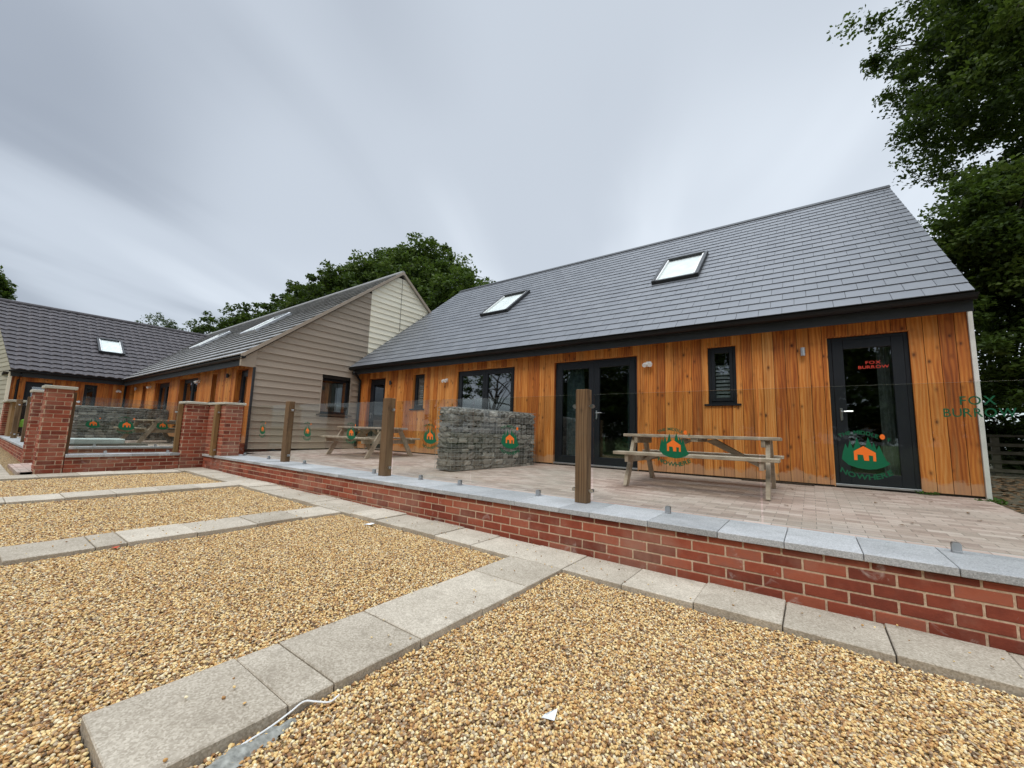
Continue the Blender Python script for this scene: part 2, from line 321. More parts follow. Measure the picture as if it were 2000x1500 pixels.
# ------------------------------------------------------------------ mesh helpers
class Fr:
    def __init__(s, O=(0, 0, 0), U=(1, 0, 0), V=(0, 1, 0), W=(0, 0, 1)):
        s.O = np.array(O, float); s.M = np.array([U, V, W], float); s.det = np.linalg.det(s.M)
    def pt(s, a, b, c): return tuple(s.O+a*s.M[0]+b*s.M[1]+c*s.M[2])
ID = Fr()
class MB:
    def __init__(s): s.v = []; s.f = []; s.t = []; s.mi = []
    def add(s, vs, fs, tint=None, mi=0):
        k = len(s.v); s.v += [tuple(p) for p in vs]
        if tint is None: tint = random.random()
        for q in fs: s.f.append(tuple(i+k for i in q)); s.t.append(tint); s.mi.append(mi)
    def hexa(s, P, tint=None, mi=0, F=None):
        """P: 8 points, bottom ring (a-,b-),(a+,b-),(a+,b+),(a-,b+) then top ring"""
        if F: P = [F.pt(*p) for p in P]
        fs = [(0, 3, 2, 1), (4, 5, 6, 7), (0, 1, 5, 4), (1, 2, 6, 5), (2, 3, 7, 6), (3, 0, 4, 7)]
        if F and F.det < 0: fs = [q[::-1] for q in fs]
        s.add(P, fs, tint, mi)
    def box(s, a0, a1, b0, b1, c0, c1, F=None, tint=None, mi=0):
        s.hexa([(a0, b0, c0), (a1, b0, c0), (a1, b1, c0), (a0, b1, c0), (a0, b0, c1), (a1, b0, c1), (a1, b1, c1), (a0, b1, c1)], tint, mi, F)
    def cbox(s, a0, a1, b0, b1, c0, c1, ch=.004, F=None, tint=None, mi=0, jit=0):
        """box with its upper/outer edges chamfered (all twelve edges, 24 verts)"""
        F = F or ID; lo = (a0, b0, c0); hi = (a1, b1, c1); vs = []; idx = {}
        for sx in (0, 1):
            for sy in (0, 1):
                for sz in (0, 1):
                    for ax in range(3):
                        p = [hi[0]-ch if sx else a0+ch, hi[1]-ch if sy else b0+ch, hi[2]-ch if sz else c0+ch]
                        p[ax] = hi[ax] if (sx, sy, sz)[ax] else lo[ax]
                        if jit: p = [q+random.uniform(-jit, jit) for q in p]
                        idx[(sx, sy, sz, ax)] = len(vs); vs.append(F.pt(*p))
        fs = []
        def face(ks, nrm):
            P = [np.array(vs[idx[k]]) for k in ks]; n = np.cross(P[1]-P[0], P[2]-P[0])
            nw = np.array(F.pt(*nrm))-F.O
            q = [idx[k] for k in ks]
            fs.append(tuple(q) if np.dot(n, nw) > 0 else tuple(q[::-1]))
        for ax in range(3):
            o = [i for i in range(3) if i != ax]
            for sg in (0, 1):
                ks = []
                for (p, q) in ((0, 0), (1, 0), (1, 1), (0, 1)):
                    c = [0, 0, 0]; c[ax] = sg; c[o[0]] = p; c[o[1]] = q; ks.append((*c, ax))
                n = [0, 0, 0]; n[ax] = 1 if sg else -1; face(ks, n)
            for p in (0, 1):
                for q in (0, 1):
                    c0_ = [0, 0, 0]; c0_[o[0]] = p; c0_[o[1]] = q; c1_ = list(c0_); c1_[ax] = 1
                    ks = [(*c0_, o[0]), (*c1_, o[0]), (*c1_, o[1]), (*c0_, o[1])]
                    n = [0, 0, 0]; n[o[0]] = 1 if p else -1; n[o[1]] = 1 if q else -1; face(ks, n)
        for sx in (0, 1):
            for sy in (0, 1):
                for sz in (0, 1):
                    ks = [(sx, sy, sz, i) for i in range(3)]; face(ks, [1 if k else -1 for k in (sx, sy, sz)])
        s.add(vs, fs, tint, mi)
    def prism(s, poly, vec, F=None, tint=None, mi=0):
        P = [F.pt(*p) if F else p for p in poly]; vec = np.array(vec, float)
        if F: vec = vec @ F.M
        n = len(P); Q = [tuple(np.array(p)+vec) for p in P]
        fs = [tuple(range(n))[::-1], tuple(range(n, 2*n))]+[(i, (i+1) % n, n+(i+1) % n, n+i) for i in range(n)]
        s.add(P+Q, fs, tint, mi)
    def tube(s, pts, rad, seg=8, tint=None, mi=0, cap=True):
        pts = [Vector(p) for p in pts]; n = len(pts)
        if not hasattr(rad, '__len__'): rad = [rad]*n
        rings = []; ref = Vector((0, 0, 1))
        for i, p in enumerate(pts):
            d = (pts[min(i+1, n-1)]-pts[max(i-1, 0)]).normalized()
            a = d.cross(ref if abs(d.dot(ref)) < .95 else Vector((1, 0, 0))).normalized(); c = d.cross(a).normalized()
            rings.append([tuple(p+(a*math.cos(6.28318*k/seg)+c*math.sin(6.28318*k/seg))*rad[i]) for k in range(seg)])
        vs = [q for r in rings for q in r]; fs = []
        for i in range(n-1):
            for k in range(seg): fs.append((i*seg+k, i*seg+(k+1) % seg, (i+1)*seg+(k+1) % seg, (i+1)*seg+k))
        if cap: fs += [tuple(range(seg))[::-1], tuple(range((n-1)*seg, n*seg))]
        s.add(vs, fs, tint, mi)
    def build(s, name, mats, parent=None, smooth=False, loc=None):
        me = bpy.data.meshes.new(name); v = np.array(s.v, float)
        off = np.zeros(3)
        if parent is not None and loc is None: off = np.array(ORG.get(parent.name, (0, 0, 0)))
        if loc is not None: off = np.array(loc)
        me.from_pydata([tuple(p) for p in (v-off)], [], s.f)
        at = me.attributes.new('tint', 'FLOAT', 'FACE'); at.data.foreach_set('value', s.t)
        if not isinstance(mats, (list, tuple)): mats = [mats]
        for m_ in mats: me.materials.append(MT[m_])
        if len(mats) > 1: me.polygons.foreach_set('material_index', s.mi)
        if smooth: me.shade_smooth()
        me.update()
        o = bpy.data.objects.new(name, me); COL.objects.link(o)
        if parent is not None:
            o.parent = parent; ORG[o.name] = tuple(off)
        elif loc is not None: o.location = loc; ORG[o.name] = tuple(loc)
        return o
ORG = {}
def tag(o, label=None, cat=None, group=None, kind=None):
    if label: o['label'] = label
    if cat: o['category'] = cat
    if group: o['group'] = group
    if kind: o['kind'] = kind
    return o
def empty(name, loc, label, cat, group=None, rz=0):
    o = bpy.data.objects.new(name, None); COL.objects.link(o); o.location = loc; o.rotation_euler = (0, 0, rz); o.empty_display_size = .3
    ORG[o.name] = tuple(loc); return tag(o, label, cat, group)
def copy_tree(o, parent=None):
    c = o.copy(); COL.objects.link(c); c.parent = parent
    for ch in list(o.children): copy_tree(ch, c)
    return c

def gz(x): return -1.015-.008*x          # top of the path slabs: the yard rises a little to the left
def tz(y): return -.675+(y-3.92)*.0204   # paved terrace falls a little towards its front wall

# ------------------------------------------------------------------ ground, gravel, path, terrace
def sheet(name, polys, mat, kind, zf=None):
    m_ = MB()
    for P in polys: m_.add([(x, y, zf(x, y)) for x, y in P], [tuple(range(len(P)))])
    o = m_.build(name, mat); tag(o, kind=kind); return o
gb = MB(); S_ = 900
gb.add([(-S_, -S_, -1.16), (S_, -S_, -1.16), (S_, S_, -1.16), (-S_, S_, -1.16)], [(0, 1, 2, 3)])
tag(gb.build('ground', 'grass_field'), kind='structure')
# rough bank of earth and leaf litter beside the house
rng = np.random.default_rng(3)
def grid(name, x0, x1, y0, y1, nx, ny, zf, mat, kind):
    xs = np.linspace(x0, x1, nx); ys = np.linspace(y0, y1, ny); vs = [(x, y, zf(x, y)) for y in ys for x in xs]
    fs = [(j*nx+i, j*nx+i+1, (j+1)*nx+i+1, (j+1)*nx+i) for j in range(ny-1) for i in range(nx-1)]
    m_ = MB(); m_.add(vs, fs); return tag(m_.build(name, mat, smooth=True), kind=kind)
grid('dirt_verge', 1.45, 14, 3.88, 30, 60, 90, lambda x, y: -.70+.012*(y-6)*(y > 6)*.6+.02*math.sin(x*2.1)*math.cos(y*1.7)+rng.normal()*.006 if x > 1.5 else -.76, 'dirt', 'structure')
GRZ = lambda x, y: gz(x)-.047+.006*math.sin(x*3.1+1.3*math.sin(y*2.3))*math.cos(y*2.7+x)+.004*math.sin(x*7.7+y*5.1)
grav = sheet('gravel', [[(-26, -6), (12, -6), (12, 3.37), (-26, 3.37)]], 'gravel_bed', 'stuff', lambda x, y: gz(x)-.06)
# slabs of the path
random.seed(11)
pm = MB(); strips = []
def slab_run(a0, a1, b0, b1, along, seq=(.465,)):
    u = a0; i = 0
    while u < a1-.02:
        ln = seq[i % len(seq)]; i += 1; e_ = min(u+ln, a1)
        if a1-e_ < .08: e_ = a1
        dz = random.uniform(-.003, .003); tt = random.random(); g2 = .003
        x0, x1, y0, y1 = (u+g2, e_-g2, b0, b1) if along == 'x' else (b0, b1, u+g2, e_-g2)
        zc = gz((x0+x1)/2)
        F = Fr((0, 0, zc+dz), (1, 0, -.008), (0, 1, 0), (0, 0, 1)); xm = (x0+x1)/2
        F = Fr((xm, 0, zc+dz), (1, 0, -.008), (0, 1, random.uniform(-.003, .003)), (0, 0, 1))
        pm.cbox(x0-xm, x1-xm, y0, y1, -.14, 0, .004, F, tt)
        u = e_
slab_run(-10.08+.135, 9.0, 2.85, 3.29, 'x')
slab_run(.372, 2.845, -2.05, -1.575, 'y', (.465, .178, .450, .460, .460, .46))
slab_run(.31, 2.845, -5.03, -4.55, 'y', (.463, .187, .474, .50, .45, .46))
slab_run(.0, 2.845, -7.95, -7.47, 'y')
slab_run(.0, 3.29, -10.60, -10.09, 'y')
slab_run(2.85, 3.29, -10.085, -9.95, 'y', (.44,))
slab_run(-20, -10.61, .20, .66, 'x')
path = pm.build('path', 'slab'); tag(path, kind='structure')
# pebbles scattered over the gravel bed
def pebble_layer(name, rects, dens, r0_, r1_, seed, zf=GRZ):
    m_ = MB()
    for (x0, x1, y0, y1) in rects:
        nx, ny = max(2, int((x1-x0)/.12)+1), max(2, int((y1-y0)/.12)+1)
        m_.add([(x, y, zf(x, y)) for y in np.linspace(y0, y1, ny) for x in np.linspace(x0, x1, nx)], [(j*nx+i, j*nx+i+1, (j+1)*nx+i+1, (j+1)*nx+i) for j in range(ny-1) for i in range(nx-1)])
    o = m_.build(name, 'gravel_bed'); tag(o, kind='stuff')
    ng = bpy.data.node_groups.new(name, 'GeometryNodeTree'); ng.interface.new_socket('Geometry', in_out='INPUT', socket_type='NodeSocketGeometry'); ng.interface.new_socket('Geometry', in_out='OUTPUT', socket_type='NodeSocketGeometry')
    n_ = ng.nodes; l_ = ng.links; gi = n_.new('NodeGroupInput'); go = n_.new('NodeGroupOutput')
    dp = n_.new('GeometryNodeDistributePointsOnFaces'); dp.inputs['Density'].default_value = dens; dp.inputs['Seed'].default_value = seed; l_.new(gi.outputs[0], dp.inputs[0])
    ico = n_.new('GeometryNodeMeshIcoSphere'); ico.inputs['Subdivisions'].default_value = 2; ico.inputs['Radius'].default_value = 1.0
    sp_ = n_.new('GeometryNodeSetPosition'); l_.new(ico.outputs[0], sp_.inputs[0])
    nz = n_.new('ShaderNodeTexNoise'); nz.inputs['Scale'].default_value = .9
    sb = n_.new('ShaderNodeVectorMath'); sb.operation = 'SUBTRACT'; l_.new(nz.outputs['Color'], sb.inputs[0]); sb.inputs[1].default_value = (.5, .5, .5)
    sc_ = n_.new('ShaderNodeVectorMath'); sc_.operation = 'SCALE'; l_.new(sb.outputs[0], sc_.inputs[0]); sc_.inputs['Scale'].default_value = .9
    l_.new(sc_.outputs[0], sp_.inputs['Offset'])
    ss = n_.new('GeometryNodeSetShadeSmooth'); l_.new(sp_.outputs[0], ss.inputs[0])
    sm = n_.new('GeometryNodeSetMaterial'); l_.new(ss.outputs[0], sm.inputs[0]); sm.inputs['Material'].default_value = MT['pebble']
    rs = n_.new('FunctionNodeRandomValue'); rs.data_type = 'FLOAT_VECTOR'; rs.inputs[0].default_value = (r0_, r0_, r0_*.6); rs.inputs[1].default_value = (r1_, r1_, r1_*.75)
    rr = n_.new('FunctionNodeRandomValue'); rr.data_type = 'FLOAT_VECTOR'; rr.inputs[0].default_value = (-.6, -.6, 0); rr.inputs[1].default_value = (.6, .6, 6.28); rr.inputs['Seed'].default_value = 5
    e2 = n_.new('FunctionNodeEulerToRotation'); l_.new(rr.outputs[0], e2.inputs[0])
    ip = n_.new('GeometryNodeInstanceOnPoints'); l_.new(dp.outputs[0], ip.inputs['Points']); l_.new(sm.outputs[0], ip.inputs['Instance']); l_.new(rs.outputs[0], ip.inputs['Scale']); l_.new(e2.outputs[0], ip.inputs['Rotation'])
    # lift each pebble a random amount so they lie over one another
    of = n_.new('GeometryNodeSetPosition'); rz_ = n_.new('FunctionNodeRandomValue'); rz_.data_type = 'FLOAT_VECTOR'; rz_.inputs[0].default_value = (0, 0, -.002); rz_.inputs[1].default_value = (0, 0, r1_*1.5); rz_.inputs['Seed'].default_value = 9
    l_.new(ip.outputs[0], of.inputs[0]); l_.new(rz_.outputs[0], of.inputs['Offset'])
    jg = n_.new('GeometryNodeJoinGeometry'); l_.new(of.outputs[0], jg.inputs[0]); l_.new(gi.outputs[0], jg.inputs[0]) if zf is GRZ else None; l_.new(jg.outputs[0], go.inputs[0])
    md = o.modifiers.new('pebbles', 'NODES'); md.node_group = ng
    o.location.z = .003
    return o
pebble_layer('gravel_pebbles', [(-1.572, 3.0, .2, 2.84), (-4.545, -2.055, .10, 2.84)], 16500, .0038, .0080, 1)
pebble_layer('gravel_pebbles', [(-7.46, -5.04, .2, 2.84), (-10.08, -7.96, .2, 2.84), (-11, 3.2, 3.295, 3.345), (-2.2, -1.5, -.2, .366), (-1.57, 0.5, -.2, .2), (3.0, 6, 0, 2.84)], 9500, .0048, .0092, 2)

pebble_layer('spilled_pebbles', [(-2.04, -1.59, .40, 2.84), (-5.02, -4.56, .36, 2.84), (-9, 3.2, 2.87, 3.27)], 34, .0035, .0075, 4, lambda x, y: gz(x)+.001)
# terrace paving
tp = [(-10.75, 3.87), (-10.75, 4.37), (-11.39, 4.37), (-11.39, 7.45), (1.64, 7.45), (1.62, 6.25), (1.9, 5.9), (3.0, 5.3), (9, 4.9), (9, 3.90)]
m_ = MB(); m_.add([(x, y, tz(y)) for x, y in tp][::-1], [tuple(range(len(tp)))]); o = m_.build('terrace', 'block_paving'); tag(o, kind='structure')
m_ = MB(); q = [(-13.0, .78), (-10.92, .78), (-10.92, 4.37), (-13.0, 4.37)]
m_.add([(x, y, -.915+.03*(y-.78)) for x, y in q], [(0, 1, 2, 3)]); m_.prism([(-13.0, .78, -1.0), (-10.92, .78, -1.0), (-10.92, .78, -.913), (-13.0, .78, -.913)], (0, -.03, 0))
tag(m_.build('paved_passage', 'block_paving'), kind='structure')
m_ = MB(); m_.add([(x, y, -.60) for x, y in [(-23.8, 1.3), (-13.45, 1.3), (-13.45, 4.37), (-23.8, 4.37)]], [(0, 1, 2, 3)]); tag(m_.build('courtyard_terrace', 'block_paving'), kind='structure')

# ------------------------------------------------------------------ masonry
def brick_face(m_, F, u0_, u1_, z0, z1, start=0, d=.018):
    """stretcher-bond brick faces standing proud of the mortar on plane b=0 of frame F (outside is b<0)"""
    c = 0; z = z0
    while z < z1-.01:
        zt = min(z+.0635, z1); u = u0_-(.1125 if (c+start) % 2 else 0)
        while u < u1_:
            a, b_ = max(u, u0_), min(u+.213, u1_)
            if b_-a > .02:
                j = random.uniform(-.0015, .0015)
                m_.cbox(a, b_, -.0+j, d, z, zt, .003, F, None, 0)
            u += .225
        z += .075; c += 1
def brick_wall(name, label, F, u0_, u1_, z0, z1, thick, cop_z, cop_over=.03, cop_back=None, cat='garden wall', ends=(True, True), group=None):
    root = empty(name, F.pt(u0_, 0, z0), label, cat, group)
    m_ = MB(); brick_face(m_, F, u0_, u1_, z0, z1-.008)
    m_.build('brickwork', 'brick', root)
    m_ = MB(); m_.box(u0_+.002, u1_-.002, .005, thick, z0-.1, z1, F); m_.build('mortar_joints', 'mortar', root)
    m_ = MB(); u = u0_; 
    while u < u1_-.01:
        ln = random.choice((.3, .4, .4, .5, .2, .5)); e_ = min(u+ln, u1_)
        if u1_-e_ < .12: e_ = u1_
        m_.cbox(u+.002, e_-.002, -cop_over, cop_back or thick+.02, z1, cop_z+random.uniform(-.0015, .0015), .003, F); u = e_
    m_.build('coping', 'coping', root)
    return root
random.seed(5)
brick_wall('brick_wall', 'long low red brick retaining wall with grey coping in front of the paved terrace', Fr((0, 3.362, 0), (1, 0, 0), (0, 1, 0)), -10.88, 9.0, -1.12, -.700, .5, -.655, .032, .54)
brick_wall('brick_wall', 'short low brick wall with grey coping between the two tall brick piers', Fr((-10.88, 0, 0), (0, 1, 0), (-1, 0, 0)), 1.27, 2.93, -1.02, -.675, .30, -.625, .03)
brick_wall('brick_wall', 'second low brick wall behind the glass at the far side of the passage', Fr((-13.32, 0, 0), (0, 1, 0), (-1, 0, 0)), 1.30, 4.0, -1.02, -.645, .30, -.60, .03)
brick_wall('brick_wall', 'low brick wall with pale coping running out of the left edge of the photo', Fr((0, .99, 0), (1, 0, 0), (0, 1, 0)), -25.0, -13.66, -1.0, -.645, .30, -.60, .03)
def pier(name, label, arms, z0, z1, cz, group='tall brick piers'):
    """arms: rectangles (x0,x1,y0,y1) that together make the pier's plan"""
    x0, y0 = arms[0][0], arms[0][2]
    root = empty(name, ((arms[0][0]+arms[0][1])/2, (arms[0][2]+arms[0][3])/2, z0), label, 'pier', group)
    bm_ = MB(); mm = MB(); cm = MB()
    for k, (a0, a1, b0, b1) in enumerate(arms):
        lx, ly = a1-a0, b1-b0
        mm.box(a0+.005, a1-.005, b0+.005, b1-.005, z0-.05, z1)
        brick_face(bm_, Fr((a0, b0, 0), (1, 0, 0), (0, 1, 0)), 0, lx, z0, z1, k)
        brick_face(bm_, Fr((a1, b0, 0), (0, 1, 0), (-1, 0, 0)), .021, ly-.021, z0, z1, k+1)
        brick_face(bm_, Fr((a0, b0, 0), (0, 1, 0), (1, 0, 0)), .021, ly-.021, z0, z1, k+1)
        brick_face(bm_, Fr((a0, b1, 0), (1, 0, 0), (0, -1, 0)), 0, lx, z0, z1, k)
        cm.cbox(a0-.035, a1+.035, b0-.035, b1+.035, z1, cz-.003*k, .006)
    bm_.build('brickwork', 'brick', root); mm.build('mortar_joints', 'mortar', root); cm.build('cap', 'cap_stone', root)
    return root
pier('brick_pier', 'tall free-standing brick pier with pale cap at the left end of the glazed low wall', [(-11.22, -10.875, .92, 1.262)], -1.02, .545, .60)
pier('brick_pier', 'L-shaped brick pier with pale cap where the long terrace wall turns the corner', [(-11.22, -10.875, 2.935, 3.70), (-10.868, -9.93, 3.36, 3.70)], -1.02, .425, .475)
pier('brick_pier', 'narrow brick pier half hidden behind the left tall pier', [(-13.66, -13.325, .955, 1.29)], -1.0, .565, .62)
pier('brick_pier', 'brick pier seen through the glass panel left of the corner pier', [(-13.66, -13.325, 3.66, 4.0)], -1.0, .535, .59)
pier('brick_pier', 'low brick pier with pale cap cut off by the left edge of the photo', [(-23.2, -22.35, 1.0, 1.34)], -.9, .53, .60)
m_ = MB(); m_.cbox(-22.30, -20.95, .97, 1.38, .53, .60, .006); capx = m_.build('cap', 'cap_stone', bpy.data.objects['brick_pier.004'])

# ------------------------------------------------------------------ text and emblem
FONT = bpy.data.curves.new('t', 'FONT')
_gc = {}
def glyph(ch, bold=.012):
    if (ch, bold) in _gc: return _gc[(ch, bold)]
    FONT.body = ch; FONT.size = 1.0; FONT.offset = bold; FONT.resolution_u = 3
    tmp = bpy.data.objects.new('t', FONT); COL.objects.link(tmp); bpy.context.view_layer.update()
    me = bpy.data.meshes.new_from_object(tmp.evaluated_get(bpy.context.evaluated_depsgraph_get()))
    v = [(p.co.x, p.co.y) for p in me.vertices]; f = [tuple(p.vertices) for p in me.polygons]
    x0 = min(p[0] for p in v); x1 = max(p[0] for p in v)
    bpy.data.objects.remove(tmp); bpy.data.meshes.remove(me)
    _gc[(ch, bold)] = ([(a-x0, c) for a, c in v], f, x1-x0); return _gc[(ch, bold)]
def text_line(m_, s_, F, cx, base, h, wide=1.15, gap=.16, arc=None, bold=.03):
    """flat letters in the a-c plane of F; h = cap height; arc = (radius, sign)"""
    k = h/.70; ws = [(glyph(c, bold)[2]*k*wide if c != ' ' else .32*k*wide) for c in s_]; tot = sum(ws)+gap*h*(len(s_)-1); x = -tot/2
    for c, w_ in zip(s_, ws):
        if c != ' ':
            v, f, _ = glyph(c, bold); P = []
            for a, y_ in v:
                lx, lz = a*k*wide-w_/2, y_*k
                if arc:
                    r_, sg = arc; th = (x+w_/2)/r_*1.0
                    # sg=+1 arch (centre below), sg=-1 smile (centre above)
                    ca, sa = math.cos(th), math.sin(th)
                    P.append((cx+(r_*sa+lx*ca+sg*lz*sa), base+sg*(r_*(ca-1))-sg*lx*sa+lz*ca))
                else: P.append((cx+x+w_/2+lx, base+lz))
            if arc and arc[1] < 0: P2 = []; 
            m_.add([F.pt(a, 0, c_) for a, c_ in P], f)
        x += w_+gap*h
def emblem(parent, F, cx, cz, s=.25/750, words=True):
    F = Fr(F.pt(0, 0, cz-1.3*cz), F.M[0], F.M[1], F.M[2]*1.3)
    g_ = MB(); pts = [(395, 760), (418, 655), (470, 505), (508, 590), (545, 455), (592, 590), (608, 560), (665, 400), (718, 575), (756, 590), (786, 575), (842, 388), (900, 560), (928, 470), (968, 600), (1010, 520), (1060, 650), (1112, 760), (1165, 805), (1080, 855), (950, 898), (820, 912), (650, 895), (500, 850)]
    C = lambda p: (cx+(p[0]-775)*s, cz-(p[1]-660)*s)
    def flat(m_, P, b): m_.add([F.pt(C(p)[0], b, C(p)[1]) for p in P], [tuple(range(len(P)))[::-1]])
    flat(g_, pts, 0); e_ = g_.build('emblem_trees', 'logo_green', parent)
    h_ = MB(); flat(h_, [(600, 770), (600, 625), (760, 540), (950, 640), (950, 775), (905, 775), (905, 690), (838, 685), (838, 772), (762, 772), (748, 682), (655, 676), (655, 768)], -.0012)
    h_.build('emblem_house', 'logo_orange', parent)
    d_ = MB(); P = [(1072+42*math.cos(t_), 385+42*math.sin(t_)) for t_ in np.linspace(0, 6.28, 20)[:-1]]; flat(d_, P, -.001); d_.build('emblem_dot', 'logo_orange', parent)
    if words:
        for a in (('THE MIDDLE', cx-.12*750*s, cz+.345*905*s, 58*s, 1.35, .12, (760*s, 1)), ('F', cx+.53*750*s, cz+.222*905*s, 54*s, 1.3, .1, None), ('NOWHERE', cx, cz-.455*905*s, 80*s, 1.5, .14, (900*s, -1))):
            t_ = MB(); text_line(t_, a[0], F, *a[1:]); t_.build('emblem_lettering', 'logo_green_text', parent)

# ------------------------------------------------------------------ balustrade
def glass_panel(label, F, u0_, u1_, z0, z1, logo_u=None, words=True, fox=None, clamps=()):
    root = empty('glass_panel', F.pt((u0_+u1_)/2, 0, z0), label, 'glass panel', 'glass balustrade panels')
    m_ = MB(); a0, a1, b0, b1 = u0_, u1_, -.005, .005
    P = [(a0, b0, z0), (a1, b0, z0), (a1, b1, z0), (a0, b1, z0), (a0, b0, z1), (a1, b0, z1), (a1, b1, z1), (a0, b1, z1)]
    P = [F.pt(*p) for p in P]
    m_.add(P, [(0, 1, 5, 4), (2, 3, 7, 6), (1, 2, 6, 5), (3, 0, 4, 7)], .5, 0); m_.add(P, [(0, 3, 2, 1), (4, 5, 6, 7)], .5, 1)
    m_.build('pane', ['balustrade_glass', 'glass_edge'], root)
    Fo = Fr(F.pt(0, -.0065, 0), *F.M)
    if logo_u is not None: emblem(root, Fo, logo_u, -.065, words=words)
    if fox:
        t_ = MB(); text_line(t_, 'FOX', Fo, fox, .270, .055, .95, .16, None, .008); text_line(t_, 'BURROW', Fo, fox, .193, .055, .88, .13, None, .008); t_.build('lettering', 'logo_green_text', root)
    for c in clamps:
        m_ = MB(); zc = z0-.03
        prof = [(c-.022, -.018, zc), (c+.022, -.018, zc), (c+.022, -.018, zc+.052), (c+.016, -.018, zc+.062), (c-.016, -.018, zc+.062), (c-.022, -.018, zc+.052)]
        m_.prism(prof, (0, .012, 0), F); m_.prism([(p[0], .007, p[2]) for p in prof], (0, .012, 0), F); m_.box(c-.02, c+.02, -.03, .03, zc, zc+.012, F); m_.build('clamp', 'brushed_steel', root)
    return root
def post(label, x, y, z0, z1, sx=.1, sy=.1, mat='post_wood', lugs=(('x', 1), ('x', -1)), rot=0):
    root = empty('timber_post', (x, y, z0), label, 'post', 'timber balustrade posts')
    m_ = MB(); m_.cbox(x-sx/2, x+sx/2, y-sy/2, y+sy/2, z0, z1, .004, None, random.uniform(.3, .7)); m_.build('shaft', mat, root)
    h = z1-z0
    for zz in (z1-.17, z0+.12):
        for ax, sg in lugs:
            m_ = MB()
            if ax == 'x':
                cx = x+sg*(sx/2); m_.tube([(cx, y, zz), (cx+sg*.03, y, zz)], .009, 10); m_.tube([(cx+sg*.032, y-.016, zz), (cx+sg*.032, y-.008, zz)], .02, 14); m_.tube([(cx+sg*.032, y+.008, zz), (cx+sg*.032, y+.016, zz)], .02, 14)
            else:
                cy = y+sg*(sy/2); m_.tube([(x, cy, zz), (x, cy+sg*.03, zz)], .009, 10); m_.tube([(x+.008, cy+sg*.032, zz), (x+.016, cy+sg*.032, zz)], .02, 14)
            m_.build('glass_fixing', 'steel', root)
    return root
random.seed(9)
GY = 3.80; FG = Fr((0, GY, 0), (1, 0, 0), (0, 1, 0)); G0, G1 = -.625, .4165
post('weathered post on the coping nearest the camera, in front of the double doors', -1.857, 3.765, -.655, .465, .128, .10)
post('dark post on the coping left of the nearest one, by the middle picnic table', -4.955, 3.73, -.655, .455, .14, .12)
post('third post along the coping, in front of the taupe cladding', -7.98, 3.755, -.655, .475, .14, .11)
post('yellowish post against the corner brick pier', -10.22, 3.31, -.655, .42, .12, .08, 'post_wood_light')
post('yellowish post at the left side of the corner pier on the short wall', -11.02, 2.885, -.625, .41, .08, .08, 'post_wood_light', (('y', -1),))
post('post in the shade at the right side of the left tall brick pier', -11.07, 1.285, -.625, .51, .07, .07, 'post_wood', (('y', 1),))
post('dark post on the left wall next to the narrow brick pier', -16.25, 1.14, -.60, .56, .13, .12)
post('second dark post on the left wall, left of the lime green jacket', -19.4, 1.14, -.60, .57, .16, .12)
post('broad pale post beside the low pier at the left edge of the photo', -21.7, 1.18, -.60, .528, 1.15, .16, 'post_wood_light')
glass_panel('clear glass panel printed with FOX BURROW and the emblem, right of the nearest post', FG, -.33, 1.28, G0, G1, .295, True, .856, (.70, ))
glass_panel('clear glass panel with the emblem in front of the near picnic table', FG, -1.76, -.345, G0, G1, -.99, True, None, (-1.05, ))
glass_panel('glass panel right of the nearest post, cut off by the right edge', FG, 1.30, 3.3, G0, G1)
glass_panel('glass panel with the emblem over the right part of the stone gabion', FG, -3.37, -1.93, G0, G1, -2.795, True, None, (-2.40,))
glass_panel('glass panel with the emblem just left of the stone gabion', FG, -4.87, -3.385, G0, G1, -4.125, True, None, (-3.55, -4.27))
glass_panel('glass panel with the emblem in front of the middle picnic table', FG, -6.47, -5.06, G0, G1, -5.96, True, None, (-5.30,))
glass_panel('glass panel with the emblem in front of the taupe gable, right of the third post', FG, -7.90, -6.485, G0, G1, -7.33, True, None, (-7.35,))
glass_panel('glass panel with the emblem left of the third post', FG, -9.49, -8.08, G0, G1, -9.14, True, None, (-8.75,))
glass_panel('glass panel with the emblem next to the corner brick pier', FG, -10.95, -9.505, G0, G1, -10.53, True, None, (-9.9,))
FS = Fr((-10.98, 0, 0), (0, 1, 0), (-1, 0, 0))
glass_panel('glass panel with the emblem above the short wall between the tall piers', FS, 1.37, 2.82, -.60, .44, 2.05, True, None, (1.8, 2.75))
FS2 = Fr((-13.42, 0, 0), (0, 1, 0), (-1, 0, 0))
glass_panel('glass panel with the emblem behind the passage, left half of the view between the piers', FS2, 1.40, 2.55, -.57, .44, 1.93, False, None, (2.0,))
glass_panel('glass panel with the emblem behind the passage, in front of the far picnic table', FS2, 2.57, 3.64, -.57, .44, 3.19, False, None, (3.1,))
FS3 = Fr((0, 1.18, 0), (1, 0, 0), (0, 1, 0))
glass_panel('glass panel between the two dark posts far left, before the lime jacket', FS3, -19.25, -16.4, -.57, .50)
glass_panel('glass panel between the narrow brick pier and the dark post left of it', FS3, -16.1, -13.7, -.57, .50)

